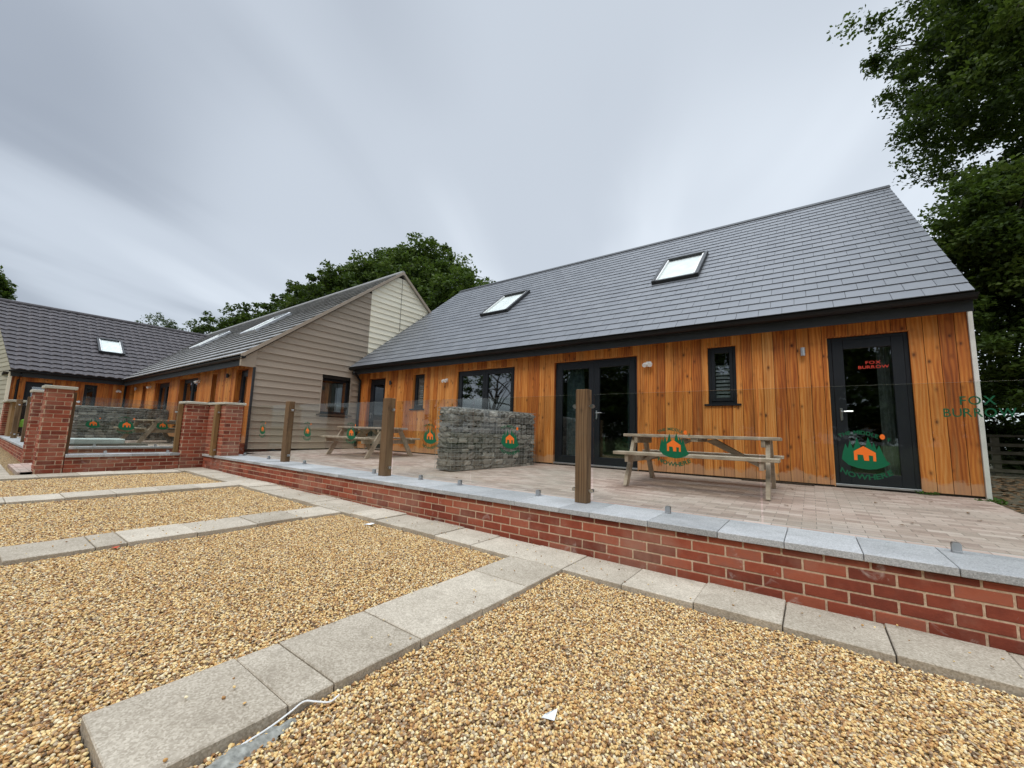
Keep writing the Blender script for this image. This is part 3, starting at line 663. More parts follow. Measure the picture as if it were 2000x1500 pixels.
# ------------------------------------------------------------------ houses
def free_spans(lo, hi, cuts):
    out_ = []; c = lo
    for a, b_ in sorted(cuts):
        if a > c: out_.append((c, min(a, hi)))
        c = max(c, b_)
    if c < hi: out_.append((c, hi))
    return [(a, b_) for a, b_ in out_ if b_-a > .004]
def cladding(F, u0_, u1_, z0, z1, ops, wid, m_, d=(0, .02)):
    u = u0_
    while u < u1_-.005:
        e_ = min(u+wid*random.uniform(.96, 1.04), u1_); tt = random.random()
        brk = sorted({u, e_, *[x for o_ in ops for x in o_[:2] if u < x < e_]})
        for a, b_ in zip(brk[:-1], brk[1:]):
            mid = (a+b_)/2; cuts = [(o_[2], o_[3]) for o_ in ops if o_[0] < mid < o_[1]]
            for s0, s1 in free_spans(z0, z1, cuts):
                A = a+(.003 if a == u else 0); B = b_-(.003 if b_ == e_ else 0); dj = random.uniform(-.0015, .0015)
                if B-A > .003: m_.box(A, B, d[0]+dj, d[1], s0, s1, F, min(1, max(0, tt)))
        u = e_
def wall_core(F, u0_, u1_, z0, z1, ops, m_, d0=.02, d1=.14):
    brk = sorted({u0_, u1_, *[x for o_ in ops for x in o_[:2]]})
    for a, b_ in zip(brk[:-1], brk[1:]):
        mid = (a+b_)/2; cuts = [(o_[2], o_[3]) for o_ in ops if o_[0] < mid < o_[1]]
        for s0, s1 in free_spans(z0, z1, cuts): m_.box(a, b_, d0, d1, s0, s1, F)
def reveal(F, o_, m_, depth=.12):
    a0, a1, c0, c1 = o_[:4]; t_ = .012
    m_.box(a0, a0+t_, .0015, depth, c0, c1-t_, F); m_.box(a1-t_, a1, .0015, depth, c0, c1-t_, F); m_.box(a0, a1, .0015, depth, c1-t_, c1, F)
def leafframe(m_, F, a0, a1, c0, c1, st, d0, d1, bot=None):
    bot = bot or st
    m_.cbox(a0, a0+st, d0, d1, c0, c1, .004, F, .5); m_.cbox(a1-st, a1, d0, d1, c0, c1, .004, F, .5)
    m_.cbox(a0+st, a1-st, d0, d1, c1-st, c1, .004, F, .5); m_.cbox(a0+st, a1-st, d0, d1, c0, c0+bot, .004, F, .5)
def pane(parent, F, a0, a1, c0, c1, d):
    m_ = MB(); m_.add([F.pt(a0, d, c0), F.pt(a1, d, c0), F.pt(a1, d, c1), F.pt(a0, d, c1)], [(0, 1, 2, 3)]); return m_.build('pane', 'window_glass', parent)
def curtain(parent, F, a0, a1, c0, c1, d, mat, lean=0):
    m_ = MB(); n = 30; vs = []; fs = []
    for i in range(n+1):
        t_ = i/n; u = a0+(a1-a0)*t_; dd = d+.025*math.sin(t_*28)+.012*math.sin(t_*61)
        vs += [F.pt(u+lean*(t_), dd, c0), F.pt(u, dd, c1)]
    for i in range(n): fs.append((2*i, 2*i+2, 2*i+3, 2*i+1))
    m_.add(vs, fs); return m_.build('curtain', mat, parent, smooth=True)
def opening(root, F, o_, typ, d=.05, curt=None, blind=False, handle=1):
    a0, a1, c0, c1 = o_[:4]; a0 += .013; a1 -= .013; c1 -= .013
    if typ in ('door', 'french'): c0 += .018
    nm = {'door': 'door', 'french': 'french_doors', 'win': 'window', 'win2': 'window', 'fixed': 'window'}[typ]
    m_ = MB(); leafframe(m_, F, a0, a1, c0, c1, .05, d, d+.07, .03 if typ in ('door', 'french') else .05)
    fr_ = m_.build(nm, 'anthracite', root)
    def leaf(x0, x1, st, bot, hs):
        m_ = MB(); leafframe(m_, F, x0, x1, c0+(.03 if typ in ('door', 'french') else .05), c1-.05, st, d-.012, d+.05, bot); m_.build('leaf_frame', 'anthracite', fr_)
        pane(fr_, F, x0+st-.005, x1-st+.005, c0+.03+bot-.01, c1-.05-st+.01, d+.02)
        if hs is not None:
            zz = c0+1.02; hx = x0+st/2 if hs < 0 else x1-st/2
            m_ = MB(); m_.cbox(hx-.014, hx+.014, d-.022, d-.012, zz-.10, zz+.05, .003, F, .5)
            q = [F.pt(hx, d-.022, zz), F.pt(hx, d-.055, zz), F.pt(hx-hs*.03, d-.062, zz), F.pt(hx-hs*.125, d-.058, zz+.004)]
            m_.tube(q, [.009, .009, .010, .008], 8); m_.tube([F.pt(hx, d-.028, zz-.11), F.pt(hx, d-.012, zz-.11)], .013, 10); m_.build('handle', 'steel', fr_)
    if typ == 'door':
        leaf(a0+.05, a1-.05, .125, .15, -handle)
        m_ = MB(); m_.cbox(a0, a1, d-.055, d-.001, c0-.004, c0+.024, .003, F, .5); m_.build('threshold', 'brushed_steel', fr_)
        m_ = MB(); m_.box(a0, a1, d-.04, d+.06, c0-.03, c0-.004, F); m_.build('gap_shade', 'gutter_black', fr_)  # black strip stands in for the shaded gap below the threshold
    elif typ == 'french':
        mid = (a0+a1)/2; leaf(a0+.05, mid-.002, .11, .14, None); leaf(mid+.002, a1-.05, .11, .14, -1)
        m_ = MB(); m_.cbox(a0, a1, d-.055, d-.001, c0-.004, c0+.024, .003, F, .5); m_.build('threshold', 'brushed_steel', fr_)
        m_ = MB(); m_.box(a0, a1, d-.04, d+.06, c0-.03, c0-.004, F); m_.build('gap_shade', 'gutter_black', fr_)  # same black strip as the dark gap's shade
    elif typ == 'win2':
        mid = (a0+a1)/2; leaf(a0+.05, mid-.002, .075, .085, None); leaf(mid+.002, a1-.05, .075, .085, None)
    elif typ == 'fixed': pane(fr_, F, a0+.045, a1-.045, c0+.045, c1-.045, d+.03)
    else: leaf(a0+.05, a1-.05, .05, .055, None)
    if typ in ('win', 'win2'):
        m_ = MB(); m_.cbox(a0-.06, a1+.06, -.03, d, c0-.028, c0+.004, .003, F, .5); m_.build('sill', 'anthracite', fr_)
    if blind:
        m_ = MB(); z = c0+.12
        while z < c1-.30:
            m_.hexa([(a0+.1, d+.085, z), (a1-.1, d+.085, z), (a1-.1, d+.09, z+.003), (a0+.1, d+.09, z+.003), (a0+.1, d+.105, z+.042), (a1-.1, d+.105, z+.042), (a1-.1, d+.11, z+.045), (a0+.1, d+.11, z+.045)], .5, 0, F); z += .062
        m_.build('blind', 'blind_white', fr_)
    if curt:
        for (s0, s1, mt_, ln) in curt: curtain(fr_, F, s0, s1, c0+.06, c1-.1, d+.14, mt_, ln)
    return fr_
def twin_light(root, F, u, z):
    m_ = MB(); m_.cbox(u-.045, u+.045, -.03, 0, z-.045, z+.045, .006, F, .5); lamp = m_.build('wall_light', 'white_plastic', root)
    for s_ in (-1, 1):
        m_ = MB(); m_.tube([F.pt(u+s_*.02, -.03, z), F.pt(u+s_*.045, -.075, z-.012), F.pt(u+s_*.05, -.12, z-.035)], [.028, .036, .040], 12); m_.build('lamp_head', 'white_plastic', lamp)
def cyl_light(root, F, u, z, mat='brushed_steel'):
    m_ = MB(); m_.box(u-.012, u+.012, -.03, 0, z-.02, z+.02, F); m_.tube([F.pt(u, -.055, z-.06), F.pt(u, -.055, z+.06)], .032, 16); m_.build('wall_light', mat, root)
def skylight(root, F, a0, a1, s0, s1, mat_glass='roof_glass_blind', fm='dark_metal'):
    m_ = MB(); t_ = .075; h0, h1 = .0, .10
    m_.cbox(a0, a0+t_, s0, s1, h0, h1, .008, F, .5); m_.cbox(a1-t_, a1, s0, s1, h0, h1, .008, F, .5); m_.cbox(a0+t_, a1-t_, s0, s0+t_*.8, h0, h1-.01, .008, F, .5); m_.cbox(a0+t_, a1-t_, s1-t_, s1, h0, h1+.012, .008, F, .5)
    k = m_.build('skylight', fm, root)
    m_ = MB(); i = t_+.004
    leafframe(m_, F, a0+i, a1-i, s0+i-.01, s1-i, .028, .0, .0) if False else m_.cbox(a0+i, a0+i+.03, s0+i, s1-i, .03, .09, .003, F, .5); m_.build('inner_frame', 'white_plastic', k)
    m_ = MB(); m_.cbox(a1-i-.03, a1-i, s0+i, s1-i, .03, .09, .003, F, .5); m_.build('inner_frame', 'white_plastic', k)
    m_ = MB(); m_.box(a0+t_, a1-t_, s0+t_*.8, s1-t_, .02, .035, F); m_.build('blind', mat_glass, k)
    m_ = MB(); m_.add([F.pt(a0+t_+.02, s0+t_, .08), F.pt(a1-t_-.02, s0+t_, .08), F.pt(a1-t_-.02, s1-t_, .08), F.pt(a0+t_+.02, s1-t_, .08)], [(0, 1, 2, 3)]); m_.build('pane', 'balustrade_glass', k)
def slate_roof(F, a0, a1, S1, wid, gauge, m_, thick=.007, skip=None, gap=.005, tilt=.007, jit=1.0):
    s = 0; r = 0
    while s < S1-.01:
        e_ = min(s+gauge, S1); u = a0-(wid/2 if r % 2 else 0)
        while u < a1-.001:
            A, B = max(u, a0), min(u+wid, a1)
            if B-A > .02 and not (skip and skip((A+B)/2, (s+e_)/2)):
                j = random.uniform(0, .0025)*jit; A2, B2 = A+gap/2, B-gap/2
                m_.hexa([(A2, s, tilt-.002), (B2, s, tilt-.002), (B2, e_+.02, -.004), (A2, e_+.02, -.004), (A2, s, tilt+thick+j), (B2, s, tilt+thick+j), (B2, e_+.02, .001), (A2, e_+.02, .001)], None, 0, F)
            u += wid
        s = e_; r += 1
def half_round(m_, p0, p1, r_, down=(0, 0, -1), out_=(0, -1, 0), tint=.5):
    p0, p1 = np.array(p0, float), np.array(p1, float); dn = np.array(down, float); ou = np.array(out_, float)
    prof = [ou*(r_*math.cos(t_))+dn*(r_*math.sin(t_)) for t_ in np.linspace(0, math.pi, 9)]
    prof2 = [q*.88 for q in prof[::-1]]
    pr_ = prof+prof2; n = len(pr_); vs = [tuple(p0+q) for q in pr_]+[tuple(p1+q) for q in pr_]
    fs = [(i, (i+1) % n, n+(i+1) % n, n+i) for i in range(n)]; m_.add(vs, fs, tint)
    m_.add([tuple(p0+q) for q in prof], [tuple(range(9))], tint); m_.add([tuple(p1+q) for q in prof], [tuple(range(9))[::-1]], tint)
def shell(root, x0, x1, y0, y1, z0, eave, ridge_y, ridge_z, axis='x', inset=.16):
    """inner walls, floor and the plain far walls of a house"""
    m_ = MB(); f0 = y0+inset
    m_.box(x0, x1, y0+2.6, y0+2.7, z0, eave); m_.box(x0, x1, f0, y0+2.6, z0-.05, z0); m_.box(x0, x1, f0, y0+2.6, eave, eave+.05)
    m_.build('inner_walls', 'interior', root)

# ---- main house
random.seed(21)
HX0, HX1, HY = -11.36, 1.643, 7.351
HB, HT = -.600, 1.76
F0 = Fr((0, HY, 0), (1, 0, 0), (0, 1, 0))
ops = dict(door=(.231, 1.114, -.592, 1.527), w2=(-1.365, -.92, .577, 1.541), fd=(-4.312, -2.538, -.592, 1.517), w3=(-7.132, -5.335, .05, 1.517), w1=(-8.803, -8.317, .577, 1.541), ld=(-10.848, -9.999, -.592, 1.517))
OL = list(ops.values())
house = empty('timber_house', ((HX0+HX1)/2, HY, HB), 'long single-storey house with larch cladding and blue-grey slate roof, nearest on the right', 'house')
m_ = MB(); cladding(F0, HX0, HX1, HB+.025, HT, OL, .148, m_); 
for o_ in OL: reveal(F0, o_, m_)
m_.build('timber_cladding', 'larch', house)
m_ = MB(); wall_core(F0, HX0, HX1, HB-.3, HT, OL, m_); m_.build('wall_core', 'dark_core', house)  # the core's dark colour gives the gap shadow below the boards
shell(house, HX0, HX1, HY, 16.1, HB, 1.74, 0, 0)
EY, EZ, RY, RZ = 7.0, 1.858, 11.73, 5.73
sl = math.hypot(RY-EY, RZ-EZ); cs, sn = (RY-EY)/sl, (RZ-EZ)/sl
# end walls and back wall
m_ = MB()
for xa, xb in ((HX0, HX0+.1), (HX1-.12, HX1+.03)):
    m_.prism([(xa, HY+.15, HB), (xa, 2*RY-HY, HB), (xa, 2*RY-HY, EZ+.1), (xa, RY, RZ-.05), (xa, HY+.15, EZ+.18)], (xb-xa, 0, 0))
m_.prism([(HX0+.1, 2*RY-HY-.1, HB), (HX1-.12, 2*RY-HY-.1, HB), (HX1-.12, 2*RY-HY-.1, EZ), (HX0+.1, 2*RY-HY-.1, EZ)], (0, .1, 0))
m_.build('end_wall', 'taupe_board', house)
RX0, RX1 = -11.37, 1.655
FR = Fr((0, EY, EZ), (1, 0, 0), (0, cs, sn), (0, -sn, cs))
m_ = MB(); slate_roof(FR, RX0, RX1, sl, .30, .2547, m_); 
FRb = Fr((0, 2*RY-EY, EZ), (1, 0, 0), (0, -cs, sn), (0, sn, cs))
m_.box(RX0, RX1, 0, sl, -.05, .012, FRb, .5)
roof = m_.build('roof', 'slate', house)
m_ = MB(); m_.box(RX0+.002, RX1-.002, .01, sl-.02, -.06, -.006, FR, .5); m_.build('underlay', 'dark_core', roof)
m_ = MB()
m_.hexa([(RX0-.01, RY-.13, RZ-.085), (RX1+.01, RY-.13, RZ-.085), (RX1+.01, RY, RZ+.0), (RX0-.01, RY, RZ+.0), (RX0-.01, RY-.13, RZ-.06), (RX1+.01, RY-.13, RZ-.06), (RX1+.01, RY, RZ+.045), (RX0-.01, RY, RZ+.045)], .5)
m_.hexa([(RX0-.01, RY, RZ), (RX1+.01, RY, RZ), (RX1+.01, RY+.13, RZ-.085), (RX0-.01, RY+.13, RZ-.085), (RX0-.01, RY, RZ+.045), (RX1+.01, RY, RZ+.045), (RX1+.01, RY+.13, RZ-.06), (RX0-.01, RY+.13, RZ-.06)], .5)
m_.build('ridge_cap', 'dark_metal', roof)
skylight(roof, FR, -7.76, -6.74, 2.42, 3.86); skylight(roof, FR, -2.72, -1.745, 2.38, 3.86)
m_ = MB(); m_.box(RX0, RX1, 7.12, 7.145, 1.645, 1.85); m_.box(RX0, RX1, 7.145, HY, 1.70, 1.715); m_.box(RX0, RX1-.0, 7.145, HY+.02, 1.80, 1.85); m_.build('fascia', 'fascia_grey', house)
m_ = MB(); half_round(m_, (RX0+.01, 7.045, 1.835), (RX1+.02, 7.045, 1.835), .072); m_.build('gutter', 'gutter_black', house)
m_ = MB(); m_.tube([(-11.17, 7.05, 1.78), (-11.17, 7.05, 1.70), (-11.20, 7.22, 1.56), (-11.21, 7.30, 1.48), (-11.21, 7.30, -.55)], .036, 10); m_.build('downpipe', 'gutter_black', house)
m_ = MB(); m_.cbox(HX1, HX1+.045, HY-.03, HY+.10, HB-.02, 1.70, .003, None, .5); m_.build('corner_trim', 'white_trim', house)
opening(house, F0, ops['door'], 'door', .04, [(.78, .98, 'curtain_grey', .03)])
d_ = house.children[-1]
Fd = Fr((0, HY+.04-.0135+.03, 0), (1, 0, 0), (0, 1, 0))
m_ = MB(); text_line(m_, 'FOX', Fr((0, HY+.054, 0)), .735, 1.108, .042, 1.3, .18, None, .006); text_line(m_, 'BURROW', Fr((0, HY+.054, 0)), .735, 1.045, .042, 1.2, .16, None, .006); m_.build('lettering', 'logo_red', d_)
opening(house, F0, ops['w2'], 'win', .04, blind=True)
opening(house, F0, ops['fd'], 'french', .05, [(-4.10, -3.72, 'curtain_teal', .10), (-2.80, -2.66, 'curtain_teal', .02)])
opening(house, F0, ops['w3'], 'win2', .05)
opening(house, F0, ops['w1'], 'win', .08, blind=True)
opening(house, F0, ops['ld'], 'door', .09, [(-10.30, -10.13, 'curtain_teal', .02)])
twin_light(house, F0, -2.326, 1.326); twin_light(house, F0, -7.476, 1.295); cyl_light(house, F0, -.047, 1.33); cyl_light(house, F0, -9.716, 1.337, 'dark_metal')

# ---- middle house (gable towards the main house)
MX0, MX1, MY, MBz = -23.8, -11.4, 4.38, -.45
F1 = Fr((0, MY, 0), (1, 0, 0), (0, 1, 0))
mo = dict(d1=(-12.50, -11.72, -.43, 1.487), n1=(-14.22, -13.83, .64, 1.475), w=(-17.16, -15.40, -.1, 1.482), fd=(-19.94, -18.24, -.43, 1.48), n2=(-21.68, -21.22, .60, 1.45), d3=(-23.62, -22.95, -.43, 1.45))
ML = list(mo.values())
mh = empty('gabled_house', ((MX0+MX1)/2, MY, MBz), 'house with a taupe and cream weatherboard gable end and grey tiled roof, in the middle', 'house')
m_ = MB(); cladding(F1, MX0, MX1, MBz, 1.66, ML, .138, m_)
for o_ in ML: reveal(F1, o_, m_, .16)
m_.build('timber_cladding', 'larch', mh)
m_ = MB(); wall_core(F1, MX0, MX1-.02, MBz-.6, 1.68, ML, m_); m_.build('wall_core', 'dark_core', mh)
shell(mh, MX0, MX1-.2, MY, 13.1, MBz, 1.66, 0, 0)
mEY, mEZ, mRY, mRZ = 4.05, 1.73, 8.76, 5.50
msl = math.hypot(mRY-mEY, mRZ-mEZ); mc, ms = (mRY-mEY)/msl, (mRZ-mEZ)/msl; mk = (mRZ-mEZ)/(mRY-mEY)
FM = Fr((0, mEY, mEZ), (1, 0, 0), (0, mc, ms), (0, -ms, mc))
m_ = MB(); VX0 = -33
def under_left(u, s):
    y = mEY+s*mc; z = mEZ+s*ms; zl = 1.76+.72*(-23.5-u) if u < -23.5 else -9
    return zl > z+.25 and u > -27.9
slate_roof(FM, VX0, -11.33, msl, .33, .335, m_, .024, under_left, .006, .026)
m_.box(VX0, -11.34, 0, msl, -.04, .01, Fr((0, 2*mRY-mEY, mEZ), (1, 0, 0), (0, -mc, ms), (0, ms, mc)), .5)
mroof = m_.build('roof', 'roof_tile_grey', mh)
m_ = MB(); m_.box(-24.4, -11.34, .02, msl-.02, -.07, -.01, FM, .5); m_.build('underlay', 'dark_core', mroof)
m_ = MB(); m_.tube([(VX0, mRY, mRZ-.02), (-11.33, mRY, mRZ-.02)], .085, 10); m_.build('ridge_tiles', 'roof_tile_grey', mroof)
def fs_(y): return (y-mEY)/mc
skylight(mroof, Fr(FM.pt(0, 0, .03), *FM.M), -16.9, -15.6, fs_(5.95), fs_(7.1), fm='brushed_steel'); skylight(mroof, Fr(FM.pt(0, 0, .03), *FM.M), -22.4, -21.1, fs_(5.95), fs_(7.05), fm='brushed_steel')
# gable boards
def gable(F, y_lo, y_hi, zb, fz, ops_, expo, split):
    A = MB(); B = MB(); z = zb
    ym = (mRY)
    while z < mRZ-.05:
        zt = min(z+expo, mRZ-.04); tt = random.random()
        def lim(zz):
            if zz <= fz(y_lo): a = y_lo
            else: a = mEY+(zz-mEZ+.06)/mk+.0
            return a, 2*mRY-a
        a0, b0 = lim(z); a1, b1 = lim(zt)
        a0, a1 = max(a0, y_lo), max(a1, y_lo)
        cuts = [(o_[0], o_[1]) for o_ in ops_ if z < o_[3]-.02 and zt > o_[2]+.02]
        for s0, s1 in free_spans(a0, b0, cuts+[(split-.0005, split+.0005)]):
            if s1-s0 < .01: continue
            t0, t1 = s0, s1
            if s0 == a0: t0 = a1
            if s1 == b0: t1 = b1
            T_ = A if (s0+s1)/2 < split else B
            if t1 <= t0: continue
            # an extra joint at the ridge line of the cream boards
            T_.hexa([(s0, -.022, z), (s1, -.022, z), (s1, 0, z), (s0, 0, z), (t0, -.005, zt), (t1, -.005, zt), (t1, 0, zt), (t0, 0, zt)], tt, 0, F)
            T_.hexa([(s0, -.030, z-.008), (s1, -.030, z-.008), (s1, -.006, z-.008), (s0, -.006, z-.008), (s0, -.022, z+.001), (s1, -.022, z+.001), (s1, -.006, z+.001), (s0, -.006, z+.001)], tt, 0, F)
        z = zt
    return A, B
FGb = Fr((MX1-.02, 0, 0), (0, 1, 0), (-1, 0, 0))
gw = (6.20, 7.10, .42, 1.45)
A, B = gable(FGb, MY+.005, 13, -.58, lambda y: 1.62, [gw], .178, 7.62)
A.build('taupe_weatherboard', 'taupe_board', mh); B.build('cream_weatherboard', 'cream_board', mh)
m_ = MB(); m_.box(8.79, 8.80, -.032, -.028, 3.4, 5.42, FGb, .5); m_.build('cladding_joint', 'dark_core', mh)
m_ = MB()
F2 = Fr((MX1-.02, 0, 0), (0, 1, 0), (-1, 0, 0)); wall_core(F2, MY+.1, 13.1, MBz-.5, 1.6, [gw], m_, .002, .12)
m_.box(6.0, 7.3, 1.2, 1.3, .2, 1.6, F2); m_.box(5.9, 6.0, .12, 1.3, .2, 1.6, F2); m_.box(7.3, 7.4, .12, 1.3, .2, 1.6, F2); m_.box(5.9, 7.4, .12, 1.3, 1.6, 1.65, F2)
m_.prism([(MY+.1, .002, 1.6), (13.1, .002, 1.6), (mRY, .002, mRZ-.1)], (0, .1, 0), F2); m_.build('gable_core', 'dark_core', mh)
k = opening(mh, F2, gw, 'fixed', .08, [(6.84, 7.0, 'blind_white', 0), (6.26, 6.83, 'blind_grey', 0)])
m_ = MB(); m_.box(gw[0]-.03, gw[0], -.03, .05, gw[2], gw[3], F2); m_.box(gw[1], gw[1]+.03, -.03, .05, gw[2], gw[3], F2); m_.build('window_surround', 'taupe_board', mh)
m_ = MB(); m_.cbox(gw[0]-.1, gw[1]+.1, -.06, .03, gw[2]-.07, gw[2]-.03, .003, F2, .5); m_.build('timber_sill', 'sill_brown', mh)
# verge boards
for nm, y0, y1, sg, mt_ in (('barge_board', mEY-.02, mRY, 1, 'taupe_board'), ('barge_board', mRY, 2*mRY-mEY, -1, 'taupe_board')):
    z0, z1 = (mEZ, mRZ) if sg > 0 else (mRZ, mEZ)
    m_ = MB(); m_.prism([(-11.345, y0, z0-.075), (-11.345, y1, z1-.075), (-11.345, y1, z1+.03), (-11.345, y0, z0+.03)], (.035, 0, 0)); m_.build(nm, mt_, mh)
m_ = MB(); m_.box(MX0+.3, MX1-.05, 4.13, 4.155, 1.50, 1.72); m_.box(MX0+.3, MX1-.05, 4.155, MY, 1.60, 1.615); m_.build('fascia', 'fascia_grey', mh)
m_ = MB(); m_.prism([(MX1-.05, 4.06, 1.47), (MX1-.05, MY+.02, 1.47), (MX1-.05, MY+.02, mEZ+mk*(MY+.02-mEY)-.01), (MX1-.05, 4.06, mEZ-.01)], (.076, 0, 0)); m_.build('eaves_box', 'taupe_board', mh)
m_ = MB(); half_round(m_, (-23.4, 4.08, 1.705), (-11.30, 4.08, 1.705), .058); m_.build('gutter', 'gutter_black', mh)
m_ = MB(); m_.box(MX1-.02, MX1+.028, MY-.02, MY+.03, MBz-.15, 1.48); m_.build('corner_strip', 'dark_metal', mh)
opening(mh, F1, mo['d1'], 'door', .13, [(-11.98, -11.86, 'curtain_grey', .0)]); opening(mh, F1, mo['n1'], 'win', .13); opening(mh, F1, mo['w'], 'win2', .13, [(-16.0, -15.7, 'curtain_grey', 0)])
opening(mh, F1, mo['fd'], 'french', .13, [(-18.9, -18.6, 'curtain_teal', 0)]); opening(mh, F1, mo['n2'], 'win', .13); opening(mh, F1, mo['d3'], 'door', .13)
twin_light(mh, F1, -15.25, 1.30); twin_light(mh, F1, -20.55, 1.35); cyl_light(mh, F1, -12.93, 1.34, 'dark_metal'); cyl_light(mh, F1, -22.6, 1.36)
m_ = MB(); m_.box(-12.8, -11.42, 3.96, 4.37, -.72, -.46); brick_face(m_, Fr((0, 3.955, 0)), -12.8, -11.42, -.66, -.50); tag(m_.build('brick_step', 'brick'), 'low brick step below the right-hand door of the gabled house', 'step')

# ---- left house (roof slope faces right)
LX = -23.8
F3 = Fr((LX, 0, 0), (0, 1, 0), (-1, 0, 0))
lo = dict(door=(1.45, 2.16, -.43, 1.40), win=(3.00, 3.40, .45, 1.46)); LL = list(lo.values())
lh = empty('left_house', (LX, 2.8, -.5), 'house with dark wavy pantile roof and larch wall at the left edge of the photo', 'house')
m_ = MB(); cladding(F3, 1.10, MY-.0, -.55, 1.70, LL, .138, m_)
for o_ in LL: reveal(F3, o_, m_, .14)
m_.build('timber_cladding', 'larch', lh)
m_ = MB(); wall_core(F3, 1.10, MY+4.5, -1.0, 1.70, LL, m_, .022, .14); m_.box(.9, 4.4, 2.5, 2.6, -.6, 1.7, F3); m_.box(.9, 4.4, .15, 2.5, 1.62, 1.7, F3); m_.build('wall_core', 'dark_core', lh)
lEX, lEZ, lRX, lRZ = -23.46, 1.76, -28.0, 5.0
lsl = math.hypot(lRX-lEX, lRZ-lEZ)
# frame: a = y, b = up the slope, c = outward normal
FL = Fr((lEX, 0, lEZ), (0, 1, 0), ((lRX-lEX)/lsl, 0, (lRZ-lEZ)/lsl), ((lRZ-lEZ)/lsl, 0, -(lRX-lEX)/lsl))
vs = []; fs = []; ny = 8*31+1; courses = 17; g_ = lsl/courses
rows = []
for c in range(courses):
    rows += [(c*g_, .030), (c*g_+.001, .052) if False else (c*g_, .068), ((c+.5)*g_, .040), ((c+1)*g_, .026)]
for (s, h) in rows:
    for i in range(ny):
        t_ = i/(ny-1); ystart = 1.03-.62*(s/lsl); y = ystart+(9.2-ystart)*t_
        ph = (y*3.333) % 1.0; wv = (.022 if abs(h-.068) < 1e-6 or abs(h-.030) < 1e-6 else .013)*(math.sin(ph*2*math.pi)*.8+.35*math.sin(ph*4*math.pi+.8))
        vs.append(FL.pt(y, s, h+wv))
for j in range(len(rows)-1):
    for i in range(ny-1): fs.append((j*ny+i, j*ny+i+1, (j+1)*ny+i+1, (j+1)*ny+i))
m_ = MB(); m_.add(vs, fs); m_.add([FL.pt(1.04, 0, -.02), FL.pt(8.8, 0, -.02), FL.pt(8.8, lsl, -.02), FL.pt(.42, lsl, -.02)], [(0, 1, 2, 3)])
F3b = Fr((2*lRX-lEX, 0, lEZ), (0, 1, 0), (-(lRX-lEX)/lsl, 0, (lRZ-lEZ)/lsl), ((lEZ-lRZ)/lsl, 0, (lEX-lRX)/lsl*1.0))
m_.add([(2*lRX-lEX, 1.0, lEZ), (2*lRX-lEX, 8.8, lEZ), (lRX, 8.8, lRZ), (lRX, .42, lRZ)], [(0, 1, 2, 3)])
lroof = m_.build('roof', 'pantile', lh, smooth=False)
m_ = MB(); m_.tube([(lRX, .38, lRZ+.03), (lRX, 8.6, lRZ+.03)], .10, 10); m_.build('ridge_tiles', 'pantile', lroof)
skylight(lroof, Fr(FL.pt(0, 0, .06), *FL.M), 3.42, 4.28, 1.98, 3.22)
m_ = MB(); zz = -.9; 
while zz < 4.9:
    zt = zz+.178; 
    xr = LX+.0 if zt < 1.75 else lEX-(zt-lEZ)/.7137-.06
    xr2 = LX if zz < 1.75 else lEX-(zz-lEZ)/.7137-.06
    yo = lambda x: 1.06+(x-LX)*.137
    xr = min(xr, LX+.02); xr2 = min(xr2, LX+.02); xl = min(-32.2, xr-.1) if zt < 1.75 else 2*lRX-xr
    xl2 = min(-32.2, xr-.1) if zz < 1.75 else 2*lRX-xr2
    if xr > xl+.05: m_.hexa([(xl2, yo(xl2)-.02, zz), (xr2, yo(xr2)-.02, zz), (xr2, yo(xr2)+.05, zz), (xl2, yo(xl2)+.05, zz), (xl, yo(xl)-.002, zt), (xr, yo(xr)-.002, zt), (xr, yo(xr)+.05, zt), (xl, yo(xl)+.05, zt)])
    zz = zt
m_.build('sage_weatherboard', 'sage_board', lh)
m_ = MB(); m_.cbox(LX-.03, LX+.04, 1.02, 1.11, -.7, 1.62, .003, None, .5); m_.build('corner_trim', 'cream_board', lh)
m_ = MB(); m_.box(-23.60, -23.575, 1.06, 4.2, 1.53, 1.75); m_.box(LX, -23.60, 1.06, 4.2, 1.62, 1.635); m_.build('fascia', 'fascia_grey', lh)
m_ = MB(); half_round(m_, (-23.50, 1.0, 1.74), (-23.50, 4.05, 1.74), .06, out_=(1, 0, 0)); m_.build('gutter', 'gutter_black', lh)
m_ = MB(); m_.tube([(-23.5, 1.30, 1.70), (-23.5, 1.30, 1.60), (-23.72, 1.27, 1.40), (-23.74, 1.27, -.5)], .038, 10); m_.build('downpipe', 'gutter_black', lh)
m_ = MB(); m_.tube([(-23.55, 4.20, 1.66), (-23.68, 4.22, 1.48), (-23.70, 4.22, -.5)], .04, 10); m_.build('downpipe', 'gutter_black', lh)
opening(lh, F3, lo['door'], 'door', .1); opening(lh, F3, lo['win'], 'win', .1); twin_light(lh, F3, 4.02, 1.28)

